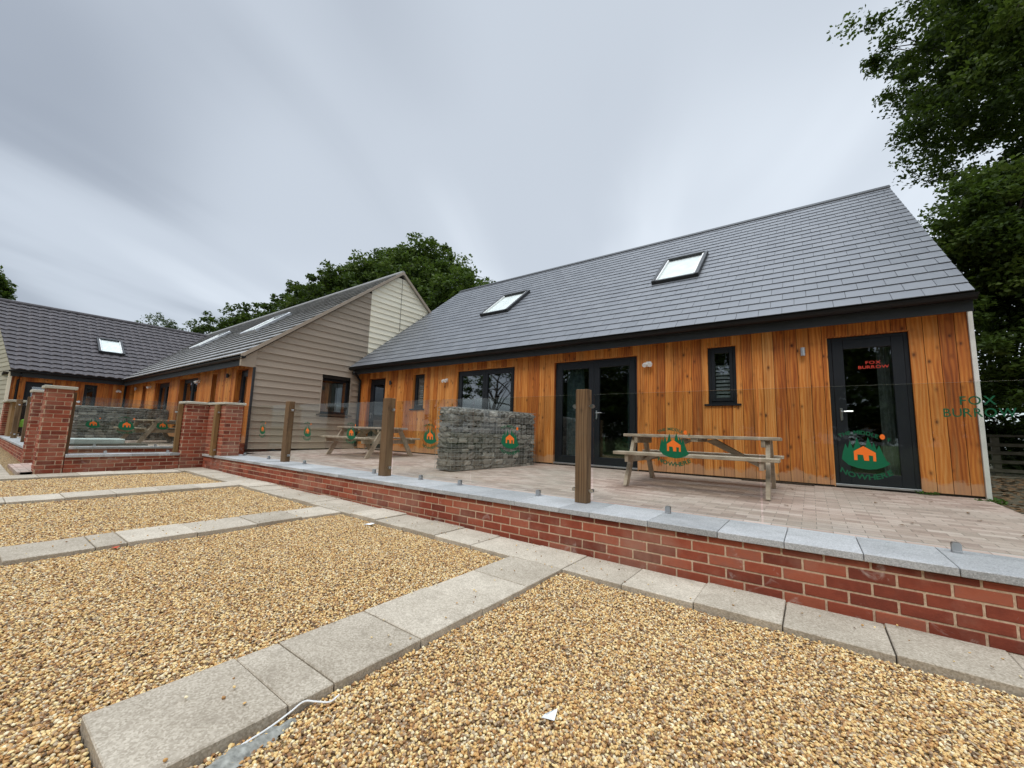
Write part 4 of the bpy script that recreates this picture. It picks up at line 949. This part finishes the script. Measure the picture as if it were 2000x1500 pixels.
# ------------------------------------------------------------------ picnic tables
def picnic_table(label):
    root = empty('picnic_table', (0, 0, 0), label, 'picnic table', 'picnic tables on the terraces')
    L2 = .925
    m_ = MB()
    for i in range(5):
        y0 = -.355+i*.1435; m_.cbox(-L2, L2, y0, y0+.136,   .642, .682, .005, None, random.uniform(.35, .75))
    m_.build('tabletop', 'table_wood', root)
    for sg in (-1, 1):
        m_ = MB()
        for i in range(2):
            y0 = sg*(.62)+(-.128 if i == 0 else .004); m_.cbox(-L2, L2, y0, y0+.124, .405, .445, .005, None, random.uniform(.4, .8))
        m_.build('seat', 'table_wood', root)
    for sx in (-1, 1):
        x0 = sx*.80-.022; x1 = x0+.044
        for sy in (-1, 1):
            m_ = MB(); yb, yt, w_ = .60*sy, .22*sy, .056
            m_.hexa([(x0, yb-w_, 0), (x1, yb-w_, 0), (x1, yb+w_, 0), (x0, yb+w_, 0), (x0, yt-w_, .641), (x1, yt-w_, .641), (x1, yt+w_, .641), (x0, yt+w_, .641)], .6); m_.build('leg', 'table_wood', root)
        xa = x0-sx*.046; xb = xa+.044
        m_ = MB(); m_.cbox(min(xa, xb), max(xa, xb), -.72, .72, .31, .403, .004, None, .45); m_.build('seat_bearer', 'table_wood', root)
        m_ = MB(); m_.cbox(min(xa, xb), max(xa, xb), -.34, .34, .558, .641, .004, None, .4); m_.build('top_bearer', 'table_wood', root)
        m_ = MB(); xs_ = sx*.735
        m_.hexa([(xs_-.05*sx, -.07, .31), (xs_, -.07, .33), (xs_, .07, .33), (xs_-.05*sx, .07, .31), (sx*.08, -.07, .615), (sx*.20, -.07, .641), (sx*.20, .07, .641), (sx*.08, .07, .615)], .35)
        m_.build('brace', 'table_wood', root)
    m_ = MB(); m_.cbox(-.045, .045, -.33, .33, .598, .641, .004, None, .3); m_.build('centre_bearer', 'table_wood', root)
    return root
random.seed(4)
t1 = picnic_table('weathered picnic table nearest the camera, between the double doors and the entrance door')
t1.location = (-1.225, 5.97, tz(5.97)); t1.rotation_euler.z = R(1.0)
t2 = copy_tree(t1); t2['label'] = 'weathered picnic table in front of the taupe gable and left door of the slate-roofed house'; t2.location = (-8.60, 6.0, tz(6.0)); t2.rotation_euler.z = R(-1.0)
t3 = copy_tree(t1); t3['label'] = 'weathered picnic table seen through the glass between the two tall brick piers'; t3.location = (-15.75, 3.62, -.60); t3.rotation_euler.z = R(3)

# ------------------------------------------------------------------ gabions
def gabion(label, x, y, z, rz, ln=2.07, th=.42, h=1.04, seed=1):
    random.seed(seed); rg = np.random.default_rng(seed)
    root = empty('stone_gabion', (x, y, z), label, 'gabion', 'stone-filled gabion screens', rz)
    m_ = MB(); O = (0, 0, 0)
    def stone(cx, cy, cz, sx, sy, sz):
        # lumpy block: subdivided cube pushed towards a rounded box
        vs = []; fs = []; n = 3
        ids = {}
        def vid(i, j, k):
            if (i, j, k) in ids: return ids[(i, j, k)]
            p = np.array([i/n*2-1, j/n*2-1, k/n*2-1]); q = p/max(1e-6, np.linalg.norm(p))*1.18
            p = p*.5+q*.5; p = p*(1+rg.normal(0, .10)); p = p*np.array([sx, sy, sz])/2
            ids[(i, j, k)] = len(vs); vs.append((cx+p[0], cy+p[1], cz+p[2])); return ids[(i, j, k)]
        for a in range(n):
            for b_ in range(n):
                for q in (lambda i, j: (i, j, 0), lambda i, j: (i, j, n), lambda i, j: (0, i, j), lambda i, j: (n, i, j), lambda i, j: (i, 0, j), lambda i, j: (i, n, j)):
                    fs.append((vid(*q(a, b_)), vid(*q(a+1, b_)), vid(*q(a+1, b_+1)), vid(*q(a, b_+1))))
        m_.add(vs, fs, min(1, max(0, rg.normal(.5, .25))))
    # local frame: long axis = x, thickness = y
    zc = 0
    while zc < h-.03:
        hh = min(rg.uniform(.06, .115), h-zc)
        for side in (-1, 1):
            u = -ln/2+.01
            while u < ln/2-.03:
                w_ = min(rg.uniform(.09, .22), ln/2-u)
                stone(u+w_/2, side*(th/2-.082), zc+hh/2+rg.normal(0, .004), w_*1.02, .15, hh*rg.uniform(.92, 1.08)); u += w_
        for end in (-1, 1):
            stone(end*(ln/2-.06), rg.uniform(-.06, .06), zc+hh/2, .13, .24, hh*1.02)
        zc += hh
    for i in range(26): stone(-ln/2+.06+i*(ln-.12)/25, rg.uniform(-.05, .05), h-.05, .12, .22, .09)
    m_.build('stones', 'gabion_stone', root, loc=(0, 0, 0))
    c = MB(); c.box(-ln/2+.05, ln/2-.05, -th/2+.06, th/2-.06, .0, h-.06); c.build('stone_core', 'dark_core', root, loc=(0, 0, 0))
    c = MB(); e_ = .004; A, B_ = ln/2+.006, th/2+.006
    for k_ in range(0, int(h/.075)+1):
        zz = min(h, k_*.0755)+.004
        for sy in (-1, 1): c.tube([(-A, sy*B_, zz), (A, sy*B_, zz)], .0021, 4)
        for sx in (-1, 1): c.tube([(sx*A, -B_, zz), (sx*A, B_, zz)], .0021, 4)
    n = int(ln/.075)
    for i in range(n+1):
        xx = -A+2*A*i/n; rr = .0021 if i % (n//2) else .0035
        for sy in (-1, 1): c.tube([(xx, sy*B_, 0), (xx, sy*B_, h+.004)], rr, 4)
        c.tube([(xx, -B_, h+.004), (xx, B_, h+.004)], .0021, 4)
    for i in range(6):
        yy = -B_+2*B_*i/5
        for sx in (-1, 1): c.tube([(sx*A, yy, 0), (sx*A, yy, h+.004)], .0021, 4)
        c.tube([(-A, yy, h+.004), (A, yy, h+.004)], .0021, 4)
    c.build('wire_mesh', 'wire', root, loc=(0, 0, 0))
    return root
# right long face runs from (-4.76,4.86) to (-4.47,6.90)
ang = math.atan2(2.04, .29); cx, cy = (-4.76-4.47)/2-.21*math.sin(ang), (4.86+6.90)/2+.21*math.cos(ang)
gabion('stone-filled wire gabion on the terrace in front of the double window', cx, cy, tz(5.9), ang, seed=3)
gabion('stone-filled wire gabion seen through the glass between the two tall brick piers', -18.1, 3.22, -.60, R(90), 2.25, seed=8)

# ------------------------------------------------------------------ trees
def leaves(name, mat, parent, blobs, ncl, per, lsz, crad, seed, droop=.25, base=(0, 0, 0), flat=.6):
    rg = np.random.default_rng(seed); vol = np.array([b_[3]*b_[4]*b_[5] for b_ in blobs])**(2/3); pick = rg.choice(len(blobs), ncl, p=vol/vol.sum())
    B_ = np.array(blobs, float)[pick]
    d = rg.normal(size=(ncl, 3)); d /= np.linalg.norm(d, axis=1)[:, None]
    r_ = rg.uniform(.25, 1, ncl)**.42; ctr = B_[:, :3]+d*B_[:, 3:6]*r_[:, None]
    ctr += d*rg.normal(0, .06, ncl)[:, None]*B_[:, 3:6]
    ct = rg.uniform(0, 1, ncl)
    n = ncl*per; ci = np.repeat(np.arange(ncl), per)
    cr_ = crad*rg.uniform(.55, 1.3, ncl); o = rg.normal(size=(n, 3)); o /= np.linalg.norm(o, axis=1)[:, None]; o *= (rg.uniform(0, 1, n)**.5)[:, None]
    sq = np.ones((n, 3)); sq[:, 2] = flat; P = ctr[ci]+o*sq*cr_[ci][:, None]
    t_ = rg.normal(size=(n, 3)); t_[:, 2] = t_[:, 2]*.5-droop; t_ /= np.linalg.norm(t_, axis=1)[:, None]
    nr = rg.normal(size=(n, 3)); nr[:, 2] += 1.0; b_ = np.cross(t_, nr); b_ /= np.linalg.norm(b_, axis=1)[:, None]; nn = np.cross(b_, t_)
    s = lsz*rg.uniform(.6, 1.3, n)[:, None]
    v = np.stack([P-t_*s*.5, P+b_*s*.30-t_*s*.02+nn*s*.08, P+t_*s*.55, P-b_*s*.30-t_*s*.02+nn*s*.08], 1).reshape(-1, 3)-np.array(base)
    me = bpy.data.meshes.new(name); me.vertices.add(4*n); me.vertices.foreach_set('co', v.ravel()); me.loops.add(4*n); me.loops.foreach_set('vertex_index', np.arange(4*n, dtype=np.int32))
    me.polygons.add(n); me.polygons.foreach_set('loop_start', np.arange(0, 4*n, 4, dtype=np.int32)); me.polygons.foreach_set('loop_total', np.full(n, 4, dtype=np.int32)) if hasattr(me.polygons[0], 'loop_total') and False else None
    me.update(calc_edges=True); me.validate()
    at = me.attributes.new('tint', 'FLOAT', 'FACE'); tv = np.clip(ct[ci]*.6+rg.uniform(0, .4, n), 0, 1).astype(np.float32); at.data.foreach_set('value', tv)
    me.materials.append(MT[mat]); ob = bpy.data.objects.new(name, me); COL.objects.link(ob)
    if parent: ob.parent = parent
    return ob, ctr, ci
def tree(name, label, base, blobs, ncl, per, lsz, crad, seed, mat='leaf_oak', trunk=.35, limbs=14, group=None, cat='tree', droop=.25, twigs=60):
    root = empty(name, base, label, cat, group); rg = np.random.default_rng(seed+100)
    ob, ctr, _ = leaves('crown', mat, root, blobs, ncl, per, lsz, crad, seed, droop, base)
    m_ = MB(); zt = max(b_[2] for b_ in blobs); cx = np.mean([b_[0] for b_ in blobs]); cy = np.mean([b_[1] for b_ in blobs])
    bx, by, bz = base; K = 7; sp_ = []
    for i in range(K+1):
        t_ = i/K; sp_.append((bx+(cx-bx)*t_**1.5+rg.normal(0, .12)*(i > 0), by+(cy-by)*t_**1.5+rg.normal(0, .12)*(i > 0), bz+(zt-bz)*t_))
    m_.tube(sp_, [trunk*(1-.85*i/K)+.02 for i in range(K+1)], 10)
    m_.build('trunk', 'bark', root)
    m_ = MB()
    def branch(p, q, r_, sg=5):
        p, q = np.array(p), np.array(q); mid = [p+(q-p)*t_+np.array([0, 0, .12*np.linalg.norm(q-p)*math.sin(t_*3.14)])+rg.normal(0, .04, 3)*np.linalg.norm(q-p)*.5*(0 < t_ < 1) for t_ in np.linspace(0, 1, sg)]
        m_.tube([tuple(x) for x in mid], [r_*(1-.8*i/(sg-1)) for i in range(sg)], 5); return mid
    ends = []
    for i in range(limbs):
        k = int(rg.integers(max(1, K//3), K)); q = ctr[int(rg.integers(len(ctr)))]; q = np.array(sp_[k])+(q-np.array(sp_[k]))*.8
        ends += branch(sp_[k], q, trunk*.34)[2:]
    for i in range(twigs):
        q = ctr[int(rg.integers(len(ctr)))]; E_ = np.array(ends); j = np.argmin(np.linalg.norm(E_-q, axis=1)); branch(E_[j], q, .03+.02*trunk, 4)
    m_.build('limbs', 'bark', root)
    return root
GR = 'trees standing behind the houses'
# big tree on the right: crown overhangs the slate roof's right end
tree('oak_tree', 'huge dark leafy tree whose crown fills the top right corner above the slate roof', (8.5, 18, -1), [(6.0, 15.6, 12.4, 4.1, 3.6, 3.6), (5.6, 15.5, 9.3, 3.2, 3.0, 2.4), (8.8, 17, 13.5, 5.0, 4.5, 5.2), (7.6, 16.4, 7.4, 3.0, 2.8, 2.3), (10, 17.0, 8.0, 4, 4, 3.0)], 2100, 120, .125, .52, 1, trunk=.5, limbs=30, droop=.45, twigs=260)
tree('maple_tree', 'mid green tree below the huge one, close behind the slate roof\'s right end', (6.3, 14.6, -1), [(3.6, 13.6, 4.9, 1.5, 1.4, 1.5), (3.7, 13.6, 2.6, 1.1, 1.2, 1.9), (4.8, 13.9, 4.6, 2.4, 2.0, 1.9), (5.2, 13.6, 2.9, 1.9, 1.8, 1.6), (7.0, 14.4, 3.6, 2.6, 2.2, 2.6)], 980, 120, .115, .40, 2, 'leaf_maple', .22, 18, droop=.3, twigs=120)
tree('hedge_tree', 'low dark bushy tree behind the rail fence beside the house corner', (5.6, 17.4, -1), [(4.8, 16.9, .9, 2.2, 1.2, 1.5), (7.6, 17.2, 1.2, 2.4, 1.3, 1.8), (5.6, 16.8, -.1, 3.0, 1.0, .9)], 420, 80, .15, .45, 3, 'leaf_oak', .16, 12, twigs=60)
tree('oak_tree', 'broad round-topped tree rising behind the cream gable', (-22, 19, -1), [(-21.6, 18.4, 9.6, 3.9, 3.6, 3.5), (-25.0, 18, 10.0, 3.6, 3.4, 3.0), (-17.8, 18.2, 8.1, 2.6, 2.6, 2.1), (-23.0, 18.5, 10.8, 3.0, 2.8, 2.2), (-28.0, 18, 9.5, 3.0, 3, 2.9)], 1250, 60, .24, .60, 4, 'leaf_maple', .42, 26, GR, twigs=180)
for i, (x, y, zt, r_, lb) in enumerate([(-27.2, 15.6, 11.8, 2.2, 'dark tree behind the upper part of the grey tiled roof, left of the broad tree'), (-30.6, 15.6, 11.3, 2.2, 'dark tree second from the broad tree along the grey tiled roof'), (-35, 15.6, 11.0, 2.5, 'dark tree halfway down the row behind the grey tiled roof'),
        (-39.5, 14.8, 10.9, 2.5, 'dark tree last but one down the row behind the grey tiled roof'), (-46, 14.2, 10.4, 2.9, 'dark tree low at the left end of the row, where the two roofs meet')]):
    tree('roadside_tree', lb, (x, y+.6, -1), [(x, y, zt-r_, r_*1.15, r_, r_), (x-1.2, y, zt-r_*1.5, r_, r_, r_), (x+1.0, y, zt-r_*1.3, r_*.9, r_, r_*.8)], 330, 48, .25, .50, 20+i, 'leaf_oak', .2, 12, GR, twigs=40)
tree('spindly_tree', 'thin tree top sticking up above the row behind the grey tiled roof', (-36.6, 16.6, -1), [(-36.7, 16.5, 12.4, .95, .6, .55), (-36.2, 16.5, 11.3, .4, .4, .4)], 20, 30, .22, .30, 31, 'leaf_oak', .13, 14, GR, twigs=14)
tree('birch_tree', 'sparse pale tree showing above the dark pantile roof', (-46, 10, -1), [(-45.6, 9.6, 8.0, 1.7, 1.5, 1.5), (-45.4, 11.2, 7.8, 1.2, 1.3, .7)], 120, 24, .16, .35, 33, 'leaf_pale', .10, 26, GR, twigs=70)
tree('oak_tree', 'dark tree peeping above the left end of the pantile roof', (-36, .2, -1), [(-36, .0, 6.6, 1.6, 1.05, 1.6)], 150, 50, .22, .42, 35, 'leaf_oak', .2, 12, GR, twigs=40)
# trees across the yard, seen only mirrored in the windows
for i, (x, y, s) in enumerate([(4, -13, 1.0), (-4, -15, 1.1), (-12, -14, 1.05)]):
    tree('yard_tree', ['tree mirrored in the glass of the entrance door', 'tree mirrored in the glass of the double doors', 'tree mirrored in the glass of the double window'][i], (x, y, -1.1), [(x, y, 4.6*s, 4.0, 3.2, 4.2*s), (x+2, y, 2.0, 2.8, 2.2, 2.4), (x-2.2, y, 2.2, 2.6, 2.2, 2.4)], 420, 60, .34, .8, 50+i, 'leaf_oak', .35, 14, 'trees across the yard', twigs=50)

tree('yard_tree', 'sparse tree mirrored against the sky in the double window', (-23.5, -14, -1.1), [(-25.2, -13.6, 4.6, 2.2, 1.6, 1.7), (-21.0, -13.8, 5.6, 1.8, 1.4, 1.1), (-21.2, -14, .8, 2.4, 1.6, 1.1)], 70, 46, .26, .55, 61, 'leaf_oak', .22, 22, 'trees across the yard', twigs=60)
# ------------------------------------------------------------------ fence beside the house
f_ = empty('rail_fence', (6, 14.2, -.66), 'weathered post and rail timber fence under the trees, right of the house corner', 'fence')
for zz in (.30, .08, -.10, -.30, -.50):
    m_ = MB(); m_.cbox(1.9, 12, 14.2, 14.23, zz-.04, zz+(.012 if zz == .30 else .035), .004); m_.build('rail', 'fence_wood', f_)
for xx in (2.1, 3.42, 5.4, 7.4, 9.4, 11.4):
    m_ = MB(); m_.cbox(xx-.06, xx+.06, 14.235, 14.35, -.8, .25, .006); m_.build('fence_post', 'fence_wood', f_)
m_ = MB(); m_.cbox(1.8, 12, 13.4, 13.5, -.72, -.60, .01); tag(m_.build('timber_edging', 'fence_wood'), 'low timber edging board on the ground in front of the rail fence', 'edging')

# ------------------------------------------------------------------ small things
m_ = MB(); m_.cbox(-14.75, -13.85, 1.62, 3.05, -.60, -.565, .006, None, .3); m_.build
base = m_.build('shadow_plank', 'fence_wood'); tag(base, 'dark plank put in as the shadow under the white slab behind the glass', 'board')  # dark plank stands in for the shadow below the slab
m_ = MB(); m_.cbox(-14.62, -13.95, 1.66, 2.62, -.562, -.44, .012, None, .6); tag(m_.build('white_slab', 'polystyrene'), 'thick white slab lying on the terrace behind the glass, right of the left tall pier', 'slab')
# lime green jacket hung on a stand far left
jx, jy = -21.5, 1.45
r_ = empty('jacket_stand', (jx, jy, -.6), 'lime green jacket on a short dark stand, between the two dark posts at far left', 'jacket')
m_ = MB(); m_.tube([(jx, jy, -.6), (jx, jy, -.02)], .03, 8); m_.tube([(jx-.14, jy-.05, -.59), (jx, jy, -.3), (jx+.14, jy+.06, -.59)], .025, 6); m_.tube([(jx, jy, -.30), (jx, jy, -.36), (jx, jy, -.48)], [.10, .13, .11], 8); m_.build('stand', 'dark_metal', r_)
m_ = MB(); m_.tube([(jx, jy, -.02), (jx, jy, -.06), (jx, jy+.005, -.14), (jx, jy, -.24), (jx, jy, -.29)], [.04, .11, .14, .15, .13], 10); m_.build('jacket', 'lime', r_)
# strap and rag at the path edge
m_ = MB()
pts = [(-1.545, .66, -1.035), (-1.552, .76, -1.03), (-1.565, .84, -1.022), (-1.568, .89, -1.012), (-1.545, .925, -1.02), (-1.52, .965, -1.03), (-1.515, 1.0, -1.018)]
pts = [tuple(np.array(pts[0])*(1-0))]+pts[1:]
def smooth_path(p, n=6):
    p = [np.array(q) for q in p]; out_ = []
    for i in range(len(p)-1):
        a, b_, c, d = p[max(i-1, 0)], p[i], p[i+1], p[min(i+2, len(p)-1)]
        for k in range(n):
            t_ = k/n; out_.append(tuple(.5*((2*b_)+(-a+c)*t_+(2*a-5*b_+4*c-d)*t_*t_+(-a+3*b_-3*c+d)*t_**3)))
    return out_+[tuple(p[-1])]
m_.tube(smooth_path(pts), .0032, 6); tag(m_.build('plastic_strap', 'white_plastic'), 'thin white plastic strap curling up against the nearest path strip', 'strap')
rg = np.random.default_rng(12); m_ = MB(); n = 22; vs = []; fs = []
for i in range(n+1):
    t_ = i/n; c = np.array([-1.50-.035*t_, .50+.34*t_, -1.046]); wd = (.045*(1-t_)**.7+.010)*(1+.3*math.sin(t_*19))
    for k in range(5):
        a = (k-2)/2; vs.append((c[0]+a*wd, c[1]+a*wd*.3+rg.normal()*.003, c[2]+.014*(1-a*a)+abs(rg.normal())*.007))
for i in range(n):
    for k in range(4): fs.append((i*5+k, i*5+k+1, (i+1)*5+k+1, (i+1)*5+k))
m_.add(vs, fs); tag(m_.build('torn_fabric', 'rag', smooth=True), 'ragged strip of grey membrane poking out of the gravel beside the nearest path strip', 'fabric')
m_ = MB(); z_ = GRZ(-.82, 1.43)+.018; m_.add([(-.85, 1.40, z_), (-.80, 1.41, z_+.004), (-.815, 1.46, z_+.016), (-.84, 1.41, z_+.012)], [(0, 1, 2), (0, 2, 3), (0, 1, 3)]); tag(m_.build('paper_scrap', 'paper'), 'small white triangular scrap lying on the gravel in the foreground', 'scrap')
m_ = MB(); z_ = GRZ(-3.86, 2.76)+.02; m_.add([(-3.92, 2.73, z_), (-3.83, 2.74, z_+.006), (-3.80, 2.78, z_+.02), (-3.88, 2.79, z_+.012)], [(0, 1, 2, 3)]); tag(m_.build('paper_scrap', 'paper'), 'white scrap on the gravel by the path below the middle of the brick wall', 'scrap')
def leaf_at(x, y, z, s, mat, label, cat='leaf', group=None):
    m_ = MB(); a = random.uniform(0, 6.28); P = [(-.5, 0, 0), (-.1, -.28, .10), (.45, -.05, .05), (.1, .26, .16)]
    m_.add([(x+s*(p[0]*math.cos(a)-p[1]*math.sin(a)), y+s*(p[0]*math.sin(a)+p[1]*math.cos(a)), z+.004+s*p[2]) for p in P], [(0, 1, 2), (0, 2, 3)])
    tag(m_.build('fallen_leaf', mat), label, cat, group)
leaf_at(-4.50, .88, GRZ(-4.5, .9)+.02, .09, 'red_leaf', 'small red leaf on the gravel beside the second path strip')
random.seed(77)
for i in range(18):
    x = random.uniform(-.4, 1.55) if i < 13 else random.uniform(-9, -2); y = random.uniform(4.6, 7.1) if i < 13 else random.uniform(4.1, 7)
    leaf_at(x, y, tz(y)+.003, random.uniform(.04, .075), 'dead_leaf', 'curled brown dead leaf lying on the terrace paving', 'leaf', 'dead leaves on the paving')
m_ = MB(); m_.cbox(-.90, .0, HY-.10, HY-.012, -.606, -.585, .003, None, .5); tag(m_.build('dark_strip', 'doormat'), 'dark strip on the paving against the cladding left of the entrance door', 'strip')
def weed(x, y, z, r_, n, label, seed):
    rg = np.random.default_rng(seed); root = empty('weed', (x, y, z), label, 'weed'); m_ = MB()
    for i in range(n):
        a = rg.uniform(0, 6.28); l_ = r_*rg.uniform(.5, 1.1); el = rg.uniform(.3, 1.2); d = np.array([math.cos(a)*math.cos(el), math.sin(a)*math.cos(el), math.sin(el)]); s_ = np.array([-math.sin(a), math.cos(a), 0])*l_*.14
        p = np.array([x+rg.normal()*r_*.5, y+rg.normal()*r_*.2, z]); m = p+d*l_*.6; e_ = p+d*l_-np.array([0, 0, .25*l_])
        m_.add([tuple(p), tuple(m+s_), tuple(e_), tuple(m-s_)], [(0, 1, 2, 3)], rg.uniform(0, 1))
    m_.build('foliage', 'leaf_weed', root)
weed(1.17, 7.28, tz(7.28), .09, 34, 'small green weed at the foot of the wall right of the entrance door', 1)
weed(1.66, 7.15, -.64, .11, 60, 'green weeds at the foot of the white corner trim', 2)
weed(2.1, 6.0, -.68, .14, 60, 'green tuft growing at the edge of the paving by the right edge', 3)
# leaf litter
rg = np.random.default_rng(90); m_ = MB()
for i in range(5200):
    x = rg.uniform(1.7, 8); y = rg.uniform(5.9, 14); 
    if x < 1.75 and y < 6.4: continue
    z = -.69+.0072*max(0, y-6)+rg.uniform(0, .02); s_ = rg.uniform(.03, .08); a = rg.uniform(0, 6.28); c, s2 = math.cos(a)*s_, math.sin(a)*s_
    m_.add([(x-c, y-s2, z), (x+s2*.5, y-c*.5, z+rg.uniform(0, .02)), (x+c, y+s2, z+rg.uniform(0, .02)), (x-s2*.5, y+c*.5, z)], [(0, 1, 2, 3)], rg.uniform(0, 1))
tag(m_.build('leaf_litter', 'dead_leaf'), kind='stuff')
